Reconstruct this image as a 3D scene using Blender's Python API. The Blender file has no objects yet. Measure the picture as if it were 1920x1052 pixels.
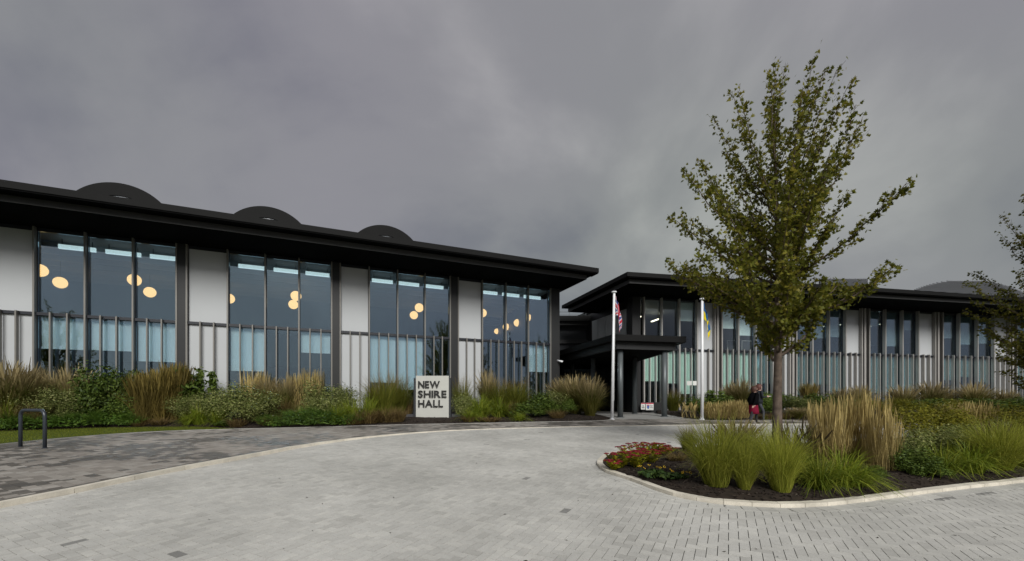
import bpy, bmesh, math, random
import numpy as np
from mathutils import Vector, Matrix, noise

sc = bpy.context.scene
COL = sc.collection
RAD = math.radians

# ---------------------------------------------------------------- camera
F = 780.0                      # focal length in pixels of the 1920 px wide photograph
HY = 752.0                     # eye-level line in the photograph
EYE = 1.70
cam_d = bpy.data.cameras.new('camera')
cam = bpy.data.objects.new('camera', cam_d); COL.objects.link(cam)
cam.location = (0, 0, EYE); cam.rotation_euler = (RAD(90), 0, 0)
cam_d.sensor_width = 36; cam_d.lens = 36 * F / 1920
cam_d.shift_y = (HY - 526) / 1920
cam_d.clip_start = 0.05; cam_d.clip_end = 2000
sc.camera = cam

# ---------------------------------------------------------------- overcast sky
SUN_EL, SUN_AZ = RAD(34), RAD(166)      # azimuth clockwise from +Y
w = bpy.data.worlds.new('World'); sc.world = w; w.use_nodes = True
nt = w.node_tree; nt.nodes.clear()
N = nt.nodes.new; L = nt.links.new
out = N('ShaderNodeOutputWorld'); bg = N('ShaderNodeBackground'); L(bg.outputs[0], out.inputs[0])
tc = N('ShaderNodeTexCoord'); sep = N('ShaderNodeSeparateXYZ'); L(tc.outputs['Generated'], sep.inputs[0])
def wmath(op, a, b=None):
    n = N('ShaderNodeMath'); n.operation = op
    for i, v in enumerate((a, b)):
        if v is None: continue
        if isinstance(v, (int, float)): n.inputs[i].default_value = v
        else: L(v, n.inputs[i])
    return n.outputs[0]
zz = wmath('ADD', wmath('MAXIMUM', sep.outputs[2], 0.0), 0.75)
comb = N('ShaderNodeCombineXYZ')
L(wmath('DIVIDE', sep.outputs[0], zz), comb.inputs[0]); L(wmath('DIVIDE', sep.outputs[1], zz), comb.inputs[1])
comb.inputs[2].default_value = 3.7
n1 = N('ShaderNodeTexNoise'); n1.inputs['Scale'].default_value = 2.1; n1.inputs['Detail'].default_value = 7
n1.inputs['Roughness'].default_value = 0.5; n1.inputs['Distortion'].default_value = 0.25; L(comb.outputs[0], n1.inputs['Vector'])
rp = N('ShaderNodeValToRGB'); L(n1.outputs['Fac'], rp.inputs[0])
cr = rp.color_ramp; cr.interpolation = 'EASE'
cr.elements[0].position = .33; cr.elements[0].color = (.088, .091, .103, 1)
cr.elements[1].position = .68; cr.elements[1].color = (.180, .181, .181, 1)
e = cr.elements.new(.5); e.color = (.126, .128, .133, 1)
n2 = N('ShaderNodeTexNoise'); n2.inputs['Scale'].default_value = 1.3; n2.inputs['Detail'].default_value = 1; L(comb.outputs[0], n2.inputs['Vector'])
rp2 = N('ShaderNodeValToRGB'); L(n2.outputs['Fac'], rp2.inputs[0])
rp2.color_ramp.elements[0].position = .35; rp2.color_ramp.elements[0].color = (1.03, .98, 1.05, 1)
rp2.color_ramp.elements[1].position = .65; rp2.color_ramp.elements[1].color = (.99, 1.02, .97, 1)
mx = N('ShaderNodeMixRGB'); mx.blend_type = 'MULTIPLY'; mx.inputs[0].default_value = 1
L(rp.outputs[0], mx.inputs[1]); L(rp2.outputs[0], mx.inputs[2])
sky = N('ShaderNodeTexSky'); sky.sky_type = 'NISHITA'; sky.sun_disc = False
sky.sun_elevation = SUN_EL; sky.sun_rotation = SUN_AZ
skm = N('ShaderNodeMixRGB'); skm.blend_type = 'MULTIPLY'; skm.inputs[0].default_value = 1
skm.inputs[2].default_value = (.03, .03, .03, 1); L(sky.outputs[0], skm.inputs[1])
cov = N('ShaderNodeMixRGB'); cov.inputs[0].default_value = .93      # cloud cover over the clear sky
L(skm.outputs[0], cov.inputs[1]); L(mx.outputs[0], cov.inputs[2])
L(cov.outputs[0], bg.inputs[0]); bg.inputs[1].default_value = 1.0

sun_d = bpy.data.lights.new('sun', 'SUN'); sun_d.energy = 1.5; sun_d.angle = RAD(28); sun_d.color = (1, .985, .96)
sun = bpy.data.objects.new('sun', sun_d); COL.objects.link(sun)
sd = Vector((math.sin(SUN_AZ) * math.cos(SUN_EL), math.cos(SUN_AZ) * math.cos(SUN_EL), math.sin(SUN_EL)))
sun.rotation_euler = (-sd).to_track_quat('-Z', 'Y').to_euler(); sun.location = (0, -10, 40)
sc.view_settings.view_transform = 'Standard'; sc.view_settings.look = 'None'
sc.view_settings.exposure = 1.12; sc.view_settings.gamma = 1; sc.view_settings.use_curve_mapping = False
sc.render.engine = 'CYCLES'
sc.cycles.transparent_max_bounces = 16; sc.cycles.max_bounces = 6

# ---------------------------------------------------------------- site survey
SL = 0.04                                     # the forecourt climbs gently to the building
def gz(y): return SL * min(max(y, -6.0), 23.0)
GH = HY - SL * F                              # vanishing line of the sloping ground
def gnd(px, py):
    d = EYE * F / (py - GH)
    return ((px - 960) / F * d, d)
def at(px, d): return ((px - 960) / F * d, d)
def hz(py, d): return EYE + (HY - py) / F * d

# ---------------------------------------------------------------- mesh helpers
class MB:
    def __init__(s): s.v = []; s.f = []; s.m = []
    def add(s, vs, fs, mi=0):
        o = len(s.v); s.v.extend(vs)
        for f in fs: s.f.append([i + o for i in f]); s.m.append(mi)
        return s
    def box(s, x0, x1, y0, y1, z0, z1, mi=0):
        return s.add([(x0,y0,z0),(x1,y0,z0),(x1,y1,z0),(x0,y1,z0),(x0,y0,z1),(x1,y0,z1),(x1,y1,z1),(x0,y1,z1)],
              [(3,2,1,0),(4,5,6,7),(0,1,5,4),(1,2,6,5),(2,3,7,6),(3,0,4,7)], mi)
    def prism(s, poly, z0, z1, mi=0):
        n = len(poly)
        vs = [(p[0], p[1], z0) for p in poly] + [(p[0], p[1], z1) for p in poly]
        fs = [tuple(range(n - 1, -1, -1)), tuple(range(n, 2 * n))] + [(i, (i + 1) % n, n + (i + 1) % n, n + i) for i in range(n)]
        return s.add(vs, fs, mi)
    def tube(s, path, rad, n=8, mi=0, cap=True):
        path = [Vector(p) for p in path]
        if not hasattr(rad, '__len__'): rad = [rad] * len(path)
        vs = []; fs = []
        ref = None
        for i, p in enumerate(path):
            t = (path[min(i + 1, len(path) - 1)] - path[max(i - 1, 0)]).normalized()
            if ref is None: ref = Vector((1, 0, 0)) if abs(t.x) < .8 else Vector((0, 1, 0))
            a = (ref - t * ref.dot(t)).normalized(); b = t.cross(a); ref = a
            for k in range(n):
                g = 2 * math.pi * k / n
                vs.append(tuple(p + (a * math.cos(g) + b * math.sin(g)) * rad[i]))
        for i in range(len(path) - 1):
            for k in range(n):
                fs.append((i*n+k, i*n+(k+1)%n, (i+1)*n+(k+1)%n, (i+1)*n+k))
        if cap: fs.append(tuple(range(n-1, -1, -1))); m = (len(path)-1)*n; fs.append(tuple(range(m, m+n)))
        return s.add(vs, fs, mi)
    def mesh(s, name, mats, smooth=False):
        me = bpy.data.meshes.new(name); me.from_pydata(s.v, [], s.f)
        if not isinstance(mats, (list, tuple)): mats = [mats]
        for m in mats: me.materials.append(m)
        if len(mats) > 1: me.polygons.foreach_set('material_index', s.m)
        if smooth: me.polygons.foreach_set('use_smooth', [True] * len(s.f))
        me.update(); return me
    def build(s, name, mats, parent=None, smooth=False):
        return link(name, s.mesh(name, mats, smooth), parent)
def link(name, me, parent=None):
    o = bpy.data.objects.new(name, me); COL.objects.link(o)
    if parent is not None: o.parent = parent
    return o
def tag(o, label=None, cat=None, group=None, kind=None):
    if label: o['label'] = label
    if cat: o['category'] = cat
    if group: o['group'] = group
    if kind: o['kind'] = kind
    return o
def empty(name, loc=(0, 0, 0), rz=0.0):
    o = bpy.data.objects.new(name, None); COL.objects.link(o)
    o.location = loc; o.rotation_euler = (0, 0, rz); o.empty_display_size = .3
    return o
def copy_tree(o, parent=None):
    c = o.copy(); COL.objects.link(c); c.parent = parent
    for ch in list(o.children): copy_tree(ch, c)
    return c
def bevel_box(me, w=.01, seg=2):
    bm = bmesh.new(); bm.from_mesh(me)
    bmesh.ops.bevel(bm, geom=bm.edges[:], offset=w, segments=seg, affect='EDGES')
    bm.to_mesh(me); bm.free(); me.update()
def inside(poly, xs, ys):
    r = np.zeros(len(xs), bool); n = len(poly)
    for i in range(n):
        x0, y0 = poly[i]; x1, y1 = poly[(i + 1) % n]
        c = (y0 > ys) != (y1 > ys)
        t = (ys - y0) / ((y1 - y0) if y1 != y0 else 1e-9)
        r ^= c & (xs < x0 + t * (x1 - x0))
    return r
def smooth_poly(pts, k=6, closed=False):
    res = []; n = len(pts)
    g = (lambda i: pts[i % n]) if closed else (lambda i: pts[min(max(i, 0), n - 1)])
    for i in range(n if closed else n - 1):
        a, b, c, d = [np.array(g(i + j)) for j in (-1, 0, 1, 2)]
        for q in range(k):
            t = q / k
            res.append(tuple(.5 * (2*b + (c-a)*t + (2*a-5*b+4*c-d)*t*t + (3*b-a-3*c+d)*t**3)))
    if not closed: res.append(tuple(pts[-1]))
    return res
def resample(pts, step):
    P = [np.array(p) for p in pts]; seg = [np.linalg.norm(P[i+1]-P[i]) for i in range(len(P)-1)]
    tot = sum(seg); n = max(2, int(round(tot / step))); res = []; i = 0; acc = 0
    for k in range(n + 1):
        s_ = tot * k / n
        while i < len(seg) - 1 and acc + seg[i] < s_: acc += seg[i]; i += 1
        t = (s_ - acc) / seg[i]; res.append(P[i] + (P[i+1] - P[i]) * min(t, 1))
    return res

# ---------------------------------------------------------------- materials
MATS = {}
def newmat(name):
    m = bpy.data.materials.new(name); m.use_nodes = True; MATS[name] = m
    b = m.node_tree.nodes['Principled BSDF']
    return m, m.node_tree, b
def rgba(c): return (c[0], c[1], c[2], 1)
def pmat(name, c, rough=.5, metal=0, spec=.5, var=.0, scale=6, bump=0, emit=None, es=1):
    m, t, b = newmat(name)
    b.inputs['Base Color'].default_value = rgba(c); b.inputs['Roughness'].default_value = rough
    b.inputs['Metallic'].default_value = metal; b.inputs['Specular IOR Level'].default_value = spec
    if emit: b.inputs['Emission Color'].default_value = rgba(emit); b.inputs['Emission Strength'].default_value = es
    if var or bump:
        g = t.nodes.new('ShaderNodeNewGeometry')
        n = t.nodes.new('ShaderNodeTexNoise'); n.inputs['Scale'].default_value = scale; n.inputs['Detail'].default_value = 5
        t.links.new(g.outputs['Position'], n.inputs['Vector'])
        if var:
            r = t.nodes.new('ShaderNodeValToRGB'); t.links.new(n.outputs['Fac'], r.inputs[0])
            r.color_ramp.elements[0].position = .3; r.color_ramp.elements[1].position = .7
            r.color_ramp.elements[0].color = rgba([k * (1 - var) for k in c]); r.color_ramp.elements[1].color = rgba([k * (1 + var) for k in c])
            t.links.new(r.outputs[0], b.inputs['Base Color'])
        if bump:
            bp = t.nodes.new('ShaderNodeBump'); bp.inputs['Strength'].default_value = bump; bp.inputs['Distance'].default_value = .01
            t.links.new(n.outputs['Fac'], bp.inputs['Height']); t.links.new(bp.outputs[0], b.inputs['Normal'])
    return m
def stone(name, cols, rough=.8, perobj=False, stain=.17, stain_scale=.6, moss=None):
    """pavers and chips: one tone for each piece, fine grain and broad dirt over all"""
    m, t, b = newmat(name); b.inputs['Roughness'].default_value = rough; b.inputs['Specular IOR Level'].default_value = .3
    g = t.nodes.new('ShaderNodeNewGeometry')
    if perobj: rnd = t.nodes.new('ShaderNodeObjectInfo').outputs['Random']
    else: rnd = g.outputs['Random Per Island']
    r = t.nodes.new('ShaderNodeValToRGB'); t.links.new(rnd, r.inputs[0]); el = r.color_ramp.elements
    el[0].color = rgba(cols[0]); el[0].position = 0; el[1].color = rgba(cols[-1]); el[1].position = 1
    for i, c in enumerate(cols[1:-1]): e = el.new((i + 1) / (len(cols) - 1)); e.color = rgba(c)
    col = r.outputs[0]
    for sc_, st, det in ((stain_scale, stain, 6), (90, .10, 3), (14, .05, 4)):
        n = t.nodes.new('ShaderNodeTexNoise'); n.inputs['Scale'].default_value = sc_; n.inputs['Detail'].default_value = det
        t.links.new(g.outputs['Position'], n.inputs['Vector'])
        rr = t.nodes.new('ShaderNodeValToRGB'); t.links.new(n.outputs['Fac'], rr.inputs[0])
        rr.color_ramp.elements[0].position = .3; rr.color_ramp.elements[1].position = .7
        rr.color_ramp.elements[0].color = (1 - st, 1 - st, 1 - st * 1.1, 1); rr.color_ramp.elements[1].color = (1 + st, 1 + st, 1 + st * .9, 1)
        mm = t.nodes.new('ShaderNodeMixRGB'); mm.blend_type = 'MULTIPLY'; mm.inputs[0].default_value = 1
        t.links.new(col, mm.inputs[1]); t.links.new(rr.outputs[0], mm.inputs[2]); col = mm.outputs[0]
    t.links.new(col, b.inputs['Base Color'])
    n = t.nodes.new('ShaderNodeTexNoise'); n.inputs['Scale'].default_value = 160; n.inputs['Detail'].default_value = 3
    t.links.new(g.outputs['Position'], n.inputs['Vector'])
    bp = t.nodes.new('ShaderNodeBump'); bp.inputs['Strength'].default_value = .25; bp.inputs['Distance'].default_value = .003
    t.links.new(n.outputs['Fac'], bp.inputs['Height']); t.links.new(bp.outputs[0], b.inputs['Normal'])
    return m
def leafmat(name, lo, mid, hi, tip=None, z0=.35, z1=.85, trans=.25, rough=.55):
    """foliage: each leaf or blade its own tone; blades may ripen to straw towards their tips"""
    m, t, b = newmat(name); b.inputs['Roughness'].default_value = rough; b.inputs['Specular IOR Level'].default_value = .25
    g = t.nodes.new('ShaderNodeNewGeometry')
    r = t.nodes.new('ShaderNodeValToRGB'); t.links.new(g.outputs['Random Per Island'], r.inputs[0]); el = r.color_ramp.elements
    el[0].color = rgba(lo); el[1].color = rgba(hi); e = el.new(.55); e.color = rgba(mid)
    col = r.outputs[0]
    if tip:
        tcn = t.nodes.new('ShaderNodeTexCoord'); sp = t.nodes.new('ShaderNodeSeparateXYZ'); t.links.new(tcn.outputs['Object'], sp.inputs[0])
        ad = t.nodes.new('ShaderNodeMath'); ad.operation = 'MULTIPLY_ADD'; t.links.new(g.outputs['Random Per Island'], ad.inputs[0])
        ad.inputs[1].default_value = .3; t.links.new(sp.outputs[2], ad.inputs[2])
        mr = t.nodes.new('ShaderNodeMapRange'); mr.inputs[1].default_value = z0 + .15; mr.inputs[2].default_value = z1 + .15
        t.links.new(ad.outputs[0], mr.inputs[0])
        mm = t.nodes.new('ShaderNodeMixRGB'); t.links.new(mr.outputs[0], mm.inputs[0]); t.links.new(col, mm.inputs[1]); mm.inputs[2].default_value = rgba(tip)
        col = mm.outputs[0]
    wm = t.nodes.new('ShaderNodeMixRGB'); wm.blend_type = 'MULTIPLY'; wm.inputs[0].default_value = 1; wm.inputs[2].default_value = (1.22, 1.16, .78, 1)
    t.links.new(col, wm.inputs[1]); col = wm.outputs[0]
    oi = t.nodes.new('ShaderNodeObjectInfo')
    hs = t.nodes.new('ShaderNodeHueSaturation'); mr2 = t.nodes.new('ShaderNodeMapRange')
    mr2.inputs[3].default_value = .8; mr2.inputs[4].default_value = 1.2; t.links.new(oi.outputs['Random'], mr2.inputs[0])
    t.links.new(mr2.outputs[0], hs.inputs['Value']); t.links.new(col, hs.inputs['Color']); col = hs.outputs[0]
    t.links.new(col, b.inputs['Base Color'])
    tr = t.nodes.new('ShaderNodeBsdfTranslucent'); t.links.new(col, tr.inputs[0])
    ms = t.nodes.new('ShaderNodeMixShader'); ms.inputs[0].default_value = trans
    t.links.new(b.outputs[0], ms.inputs[1]); t.links.new(tr.outputs[0], ms.inputs[2])
    t.links.new(ms.outputs[0], t.nodes['Material Output'].inputs[0])
    return m
def glassmat(name, tint, refl, f0=.22):
    m, t, b = newmat(name); t.nodes.remove(b)
    tr = t.nodes.new('ShaderNodeBsdfTransparent'); tr.inputs[0].default_value = rgba(tint)
    gl = t.nodes.new('ShaderNodeBsdfGlossy'); gl.inputs['Roughness'].default_value = .004; gl.inputs[0].default_value = rgba(refl)
    g = t.nodes.new('ShaderNodeNewGeometry')
    n = t.nodes.new('ShaderNodeTexNoise'); n.inputs['Scale'].default_value = .9; n.inputs['Detail'].default_value = 1
    t.links.new(g.outputs['Position'], n.inputs['Vector'])
    bp = t.nodes.new('ShaderNodeBump'); bp.inputs['Strength'].default_value = .08; bp.inputs['Distance'].default_value = .03
    t.links.new(n.outputs['Fac'], bp.inputs['Height']); t.links.new(bp.outputs[0], gl.inputs['Normal'])
    fr = t.nodes.new('ShaderNodeFresnel'); fr.inputs[0].default_value = 1.5
    a = t.nodes.new('ShaderNodeMath'); a.operation = 'MULTIPLY_ADD'; a.inputs[1].default_value = .9; a.inputs[2].default_value = f0
    t.links.new(fr.outputs[0], a.inputs[0]); a.use_clamp = True
    ms = t.nodes.new('ShaderNodeMixShader'); t.links.new(a.outputs[0], ms.inputs[0]); t.links.new(tr.outputs[0], ms.inputs[1]); t.links.new(gl.outputs[0], ms.inputs[2])
    t.links.new(ms.outputs[0], t.nodes['Material Output'].inputs[0])
    return m

M_dark = pmat('dark_cladding', (.022, .0225, .0225), .45, spec=.35, var=.06, scale=2)
M_fascia = pmat('fascia_metal', (.0095, .0095, .0092), .65, spec=.12, var=.06, scale=1.5)
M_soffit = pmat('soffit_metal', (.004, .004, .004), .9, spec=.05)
M_frame = pmat('window_frame_paint', (.012, .014, .020), .4)
M_fin = pmat('bronze_fin', (.20, .19, .17), .42, metal=.15, var=.05, scale=3)
M_fin2 = pmat('grey_fin', (.36, .345, .32), .45, metal=.1, var=.05, scale=3)
M_white = pmat('white_glass_panel', (.50, .515, .52), .16, spec=.6, var=.015, scale=1)
M_grey = pmat('grey_spandrel', (.70, .74, .74), .3, spec=.5)
M_eaves = pmat('eaves_metal', (.050, .050, .049), .5, spec=.3, var=.06, scale=1.5)
M_glass = glassmat('window_glass', (.94, .975, .98), (.66, .85, 1.0), .205)
M_glass2 = glassmat('green_window_glass', (.965, .995, .98), (.80, .90, 1.0), .015)
M_glassd = glassmat('door_glass', (.75, .84, .86), (.6, .75, .85), .04)
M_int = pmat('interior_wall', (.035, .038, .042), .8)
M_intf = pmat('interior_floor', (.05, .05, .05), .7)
M_blind = pmat('roller_blind_fabric', (.82, .92, .90), .9, spec=.1)
M_blind2 = pmat('green_blind_fabric', (.56, .72, .62), .9, spec=.1)
M_lamp = pmat('lamp_globe', (.9, .75, .5), .5, emit=(1, .60, .23), es=.85)
M_strip = pmat('reflection_glow', (.8, .8, .8), .5, emit=(.62, .80, .82), es=.55)  # emission stands in for pale reflection-like strips in the upper glass
M_cord = pmat('lamp_cord', (.02, .02, .02), .5)
M_steel = pmat('grey_steel_post', (.105, .118, .122), .4, metal=.2)
M_pole = pmat('white_pole_paint', (.84, .85, .86), .35)
M_stand = pmat('cycle_stand_paint', (.035, .042, .052), .35, spec=.6)
M_mulch = stone('bark_mulch', [(.010, .007, .005), (.026, .018, .013), (.016, .011, .008)], .95, stain=.4, stain_scale=9)
M_chip = stone('bark_chip', [(.008, .005, .004), (.034, .022, .016), (.014, .009, .007), (.022, .014, .010), (.10, .08, .062)], .8)
DKP = [(.20, .195, .19), (.26, .255, .245)]
M_pavd = stone('dark_grey_paver', DKP); M_pavdo = stone('dark_grey_paver_piece', DKP, perobj=True)
M_joint = pmat('joint_sand', (.060, .058, .053), .95, spec=.1, var=.3, scale=5)
PAVC = [(.405, .395, .375), (.475, .465, .445), (.45, .44, .42), (.51, .498, .472), (.465, .455, .435)]
M_pav = stone('grey_paver', PAVC); M_pavo = stone('grey_paver_piece', PAVC, perobj=True)
FOO = [(.25, .224, .202), (.31, .286, .262), (.215, .194, .176), (.345, .322, .298)]
FOD = [(.105, .094, .084), (.135, .120, .106), (.088, .080, .073)]
M_foo = stone('mixed_paver', FOO); M_fooo = stone('mixed_paver_piece', FOO, perobj=True)
M_fod = stone('dark_paver', FOD, .55); M_fodo = stone('dark_paver_piece', FOD, .55, perobj=True)
M_kerb = stone('pale_kerb', [(.60, .555, .48), (.66, .61, .53), (.56, .52, .45)], perobj=True, stain=.15, stain_scale=3)
M_slab = stone('entrance_slab', [(.25, .245, .235), (.30, .295, .285), (.22, .215, .205)])
M_earth = pmat('rough_grass_ground', (.045, .055, .02), .95, spec=.1, var=.4, scale=.8)
M_turf = pmat('turf_soil', (.055, .075, .018), .95, spec=.1, var=.25, scale=3)
M_sign = pmat('sign_face', (.50, .50, .455), .5, var=.03, scale=2)
M_letter = pmat('sign_letter', (.02, .02, .018), .5)
M_bark = pmat('tree_bark', (.115, .088, .068), .9, spec=.15, var=.35, scale=9, bump=.6)
M_whitep = pmat('white_plate', (.72, .72, .68), .5)
M_redp = pmat('red_print', (.45, .03, .06), .5); M_bluep = pmat('blue_print', (.05, .12, .38), .5); M_ink = pmat('grey_print', (.12, .12, .13), .6)
M_louv = pmat('louvre_blade', (.34, .35, .37), .5, metal=.3)

# ================================================================ GROUND
def lift(y): return .015 + .062 * min(1, max(0, (16.0 - y) / 5.5))       # the footway stands up from the road, falling flush at the porch
def gf(y): return gz(y) + lift(y)
rng = np.random.default_rng(5); random.seed(5)
g = MB()
for x0, x1 in ((-320, 320),):
    ys = [-320, -6, 23, 320]
    for i in range(3):
        a, b = ys[i], ys[i + 1]
        g.add([(x0, a, gz(a) - .07), (x1, a, gz(a) - .07), (x1, b, gz(b) - .07), (x0, b, gz(b) - .07)], [(0, 1, 2, 3)])
tag(g.build('ground', M_earth), kind='structure')

kerb_px = [(0,952),(120,928),(240,902),(360,878),(480,856),(560,840),(650,826),(735,816.5),(810,810),(880,806.3),(962,803.2),(1100,800),(1230,798),(1380,796),(1530,795)]
KERB = smooth_poly([(-8.6,-.5),(-7.65,3.2)] + [gnd(*p) for p in kerb_px] + [(20,18.35),(34,18.9)], 5)
edge_px = [(0,838),(87,828),(190,818),(280,811.5),(355,808),(475,804.5),(575,802),(650,800),(750,797),(880,794.5),(1001,792),(1123,789.5),(1150,787)]
EDGE = smooth_poly([(-14.3,-.5),(-14.2,6)] + [gnd(*p) for p in edge_px], 4)
redge_px = [(1232,773),(1260,779),(1290,784.5),(1315,787.5),(1370,788.3),(1530,787.2),(1700,786.4),(1920,785.5)]
REDGE = smooth_poly([gnd(*p) for p in redge_px] + [(34, 21.2)], 4)
isl_px = [(1120,867),(1126,880),(1142,889),(1175,899),(1250,927),(1312,940.5),(1365,947),(1450,952),(1500,952),(1580,946.5),(1719,928.5),(1828,915),(1920,905)]
ISL = smooth_poly([gnd(*p) for p in isl_px] + [(13,8.6),(18,10.4),(21,12.5),(19.5,14.6),(14,13.6),(9,12.0),(5.5,11.2),(3.6,10.75),(2.45,10.2)], 5, True)
EN0 = gnd(1150, 787)
ROADP = KERB + [(34, -.5)]
FOOTP = KERB + REDGE[::-1][:-9] + [EN0] + EDGE[::-1][1:]

def sheet(name, poly, mat, dz, fz=gz):
    """flat polygon laid on the slope"""
    bm = bmesh.new(); vs = [bm.verts.new((x, y, fz(y) + dz)) for x, y in poly]
    es = [bm.edges.new((vs[i], vs[(i + 1) % len(vs)])) for i in range(len(vs))]
    bmesh.ops.triangle_fill(bm, edges=es, use_beauty=True)
    for f in bm.faces:
        if f.normal.z < 0: f.normal_flip()
    me = bpy.data.meshes.new(name); bm.to_mesh(me); bm.free(); me.materials.append(mat)
    return tag(link(name, me), kind='structure')
road = sheet('road', [(x, y) for x, y in ROADP], M_joint, -.012)
foot = sheet('footway', FOOTP, M_joint, -.009, gf)

def dist_to(curve, xs, ys):
    P = np.array(curve); a = P[:-1]; b = P[1:]; d = np.full(len(xs), 1e9)
    for (ax, ay), (bx, by) in zip(a, b):
        vx, vy = bx - ax, by - ay; l2 = vx * vx + vy * vy + 1e-12
        t = np.clip(((xs - ax) * vx + (ys - ay) * vy) / l2, 0, 1)
        d = np.minimum(d, np.hypot(xs - ax - t * vx, ys - ay - t * vy))
    return d
TH = RAD(27.5); E1 = np.array([math.sin(TH), math.cos(TH)]); E2 = np.array([math.cos(TH), -math.sin(TH)])
def piece_faces(n):
    base = np.array([[4,5,6,7],[0,1,5,4],[1,2,6,5],[2,3,7,6],[3,0,4,7]])
    return (np.arange(n)[:, None, None] * 8 + base[None]).reshape(-1, 4)
def pieces_mesh(name, C, A, B, top, mats, mi, depth=.03, raised=False):
    """C centre, A and B half axes (n,2), top height offset -> one joined mesh of blocks"""
    n = len(C); q = np.stack([C - A - B, C + A - B, C + A + B, C - A + B], 1)          # n,4,2
    gzv = SL * np.clip(q[..., 1], -6, 23)
    if raised: gzv = gzv + .015 + .062 * np.clip((16.0 - q[..., 1]) / 5.5, 0, 1)
    up = np.concatenate([q, (gzv + top[:, None])[..., None]], 2); lo = up.copy(); lo[..., 2] -= depth
    V = np.concatenate([lo, up], 1).reshape(-1, 3)
    # keep winding upward
    me = bpy.data.meshes.new(name); Fc = piece_faces(n)
    cr = A[:, 0] * B[:, 1] - A[:, 1] * B[:, 0]
    if np.mean(cr) < 0: Fc = Fc[:, ::-1]
    me.from_pydata(V.tolist(), [], Fc.tolist())
    for m in mats: me.materials.append(m)
    if len(mats) > 1: me.polygons.foreach_set('material_index', np.repeat(mi, 5).astype(int))
    me.update(); return me
def inview(C):
    px = 960 + F * C[:, 0] / np.maximum(C[:, 1], .1); py = GH + EYE * F / np.maximum(C[:, 1], .1)
    return (px > 5) & (px < 1915) & (py < 1050) & (C[:, 1] > 1)
PITCH = Matrix.Rotation(math.atan(SL), 4, 'X')
def lay(parent, name, C, A, B, top, mats, matso, mi, n_single, raised=False):
    order = np.argsort(np.where(inview(C), C[:, 1], 1e6)); one = order[:n_single]; rest = order[n_single:]
    tag(link(name + 's', pieces_mesh(name + 's', C[rest], A[rest], B[rest], top[rest], mats, mi[rest], raised=raised), parent), kind='stuff')
    cache = {}
    for i in one:
        key = (round(float(np.hypot(*A[i])), 4), round(float(np.hypot(*B[i])), 4), int(mi[i]))
        if key not in cache:
            a, b, k = key; mb = MB(); mb.box(-a, a, -b, b, -.03, 0); mb.f = mb.f[1:]; mb.m = mb.m[1:]
            cache[key] = mb.mesh(name, matso[k])
        o = link(name, cache[key], parent)
        ang = math.atan2(A[i, 1], A[i, 0])
        o.matrix_world = Matrix.Translation((C[i, 0], C[i, 1], (gf if raised else gz)(C[i, 1]) + top[i])) @ PITCH @ Matrix.Rotation(ang, 4, 'Z')

# --- herringbone road of 200 x 100 blocks
W = .1; ii, jj = np.meshgrid(np.arange(-160, 340), np.arange(-330, 330), indexing='ij')
s4 = (ii - jj) % 4
Cs = []; As = []; Bs = []
for s_, (ca, cb), (la, lb) in ((0, (1.0, .5), (1, .5)), (3, (.5, 1.0), (.5, 1))):
    k = s4 == s_; u = (ii[k] + ca) * W; v = (jj[k] + cb) * W
    Cs.append(u[:, None] * E1 + v[:, None] * E2); n = len(u); gp = .0036
    As.append(np.tile(E1 * (la * W - gp), (n, 1))); Bs.append(np.tile(E2 * (lb * W - gp), (n, 1)))
C = np.concatenate(Cs); A = np.concatenate(As); B = np.concatenate(Bs)
x, y = C[:, 0], C[:, 1]
keep = (y > 2.2) & (y < 19) & (np.abs(x) < y * 1.36 + 1.2)
C, A, B = C[keep], A[keep], B[keep]; x, y = C[:, 0], C[:, 1]
keep = inside(ROADP, x, y) & ~inside(ISL, x, y)
C, A, B = C[keep], A[keep], B[keep]; x, y = C[:, 0], C[:, 1]
keep = (dist_to(KERB, x, y) > .11) & (dist_to(ISL + ISL[:1], x, y) > .06)
C, A, B = C[keep], A[keep], B[keep]
dk = np.array([1 if random.random() < .0011 or (c[0] > 6.0 and 5.0 < c[1] < 8.0 and noise.noise(Vector((c[0] * .9, c[1] * 3.2, 5.5))) + random.uniform(-.12, .12) > .42) else 0 for c in C])
lay(road, 'paving_block', C, A, B, rng.normal(0, .0012, len(C)), [M_pav, M_pavd], [M_pavo, M_pavdo], dk, 300)

# --- footway of mixed rectangular pavers in courses, dark ones in drifts
Cs = []; As = []; Bs = []
rw = .16
for r in range(-40, 150):
    v = -30.0 + random.random() * .3
    while v < 36:
        ln = random.choice((.16, .16, .24, .24, .20)); cu = (r + .5) * rw; cv = v + ln / 2; v += ln
        c = cu * E1 + cv * E2
        if c[1] < 2 or c[1] > 23: continue
        Cs.append(c); As.append(E1 * (rw / 2 - .0035)); Bs.append(E2 * (ln / 2 - .0035))
C = np.array(Cs); A = np.array(As); B = np.array(Bs)
x, y = C[:, 0], C[:, 1]
keep = inside(FOOTP, x, y) & (np.abs(x) < y * 1.4 + 1.5); C, A, B = C[keep], A[keep], B[keep]; x, y = C[:, 0], C[:, 1]
keep = (dist_to(KERB, x, y) > .12) & (dist_to(EDGE, x, y) > .05); C, A, B = C[keep], A[keep], B[keep]
dark = np.array([1 if noise.noise(Vector((c[0] * .75, c[1] * .75, 3.3))) + .5 * noise.noise(Vector((c[0] * 2.6, c[1] * 2.6, 8))) + random.uniform(-.34, .34) > .12 else 0 for c in C])
lay(foot, 'footway_paver', C, A, B, rng.normal(0, .0012, len(C)), [M_foo, M_fod], [M_fooo, M_fodo], dark, 300, True)

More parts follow.
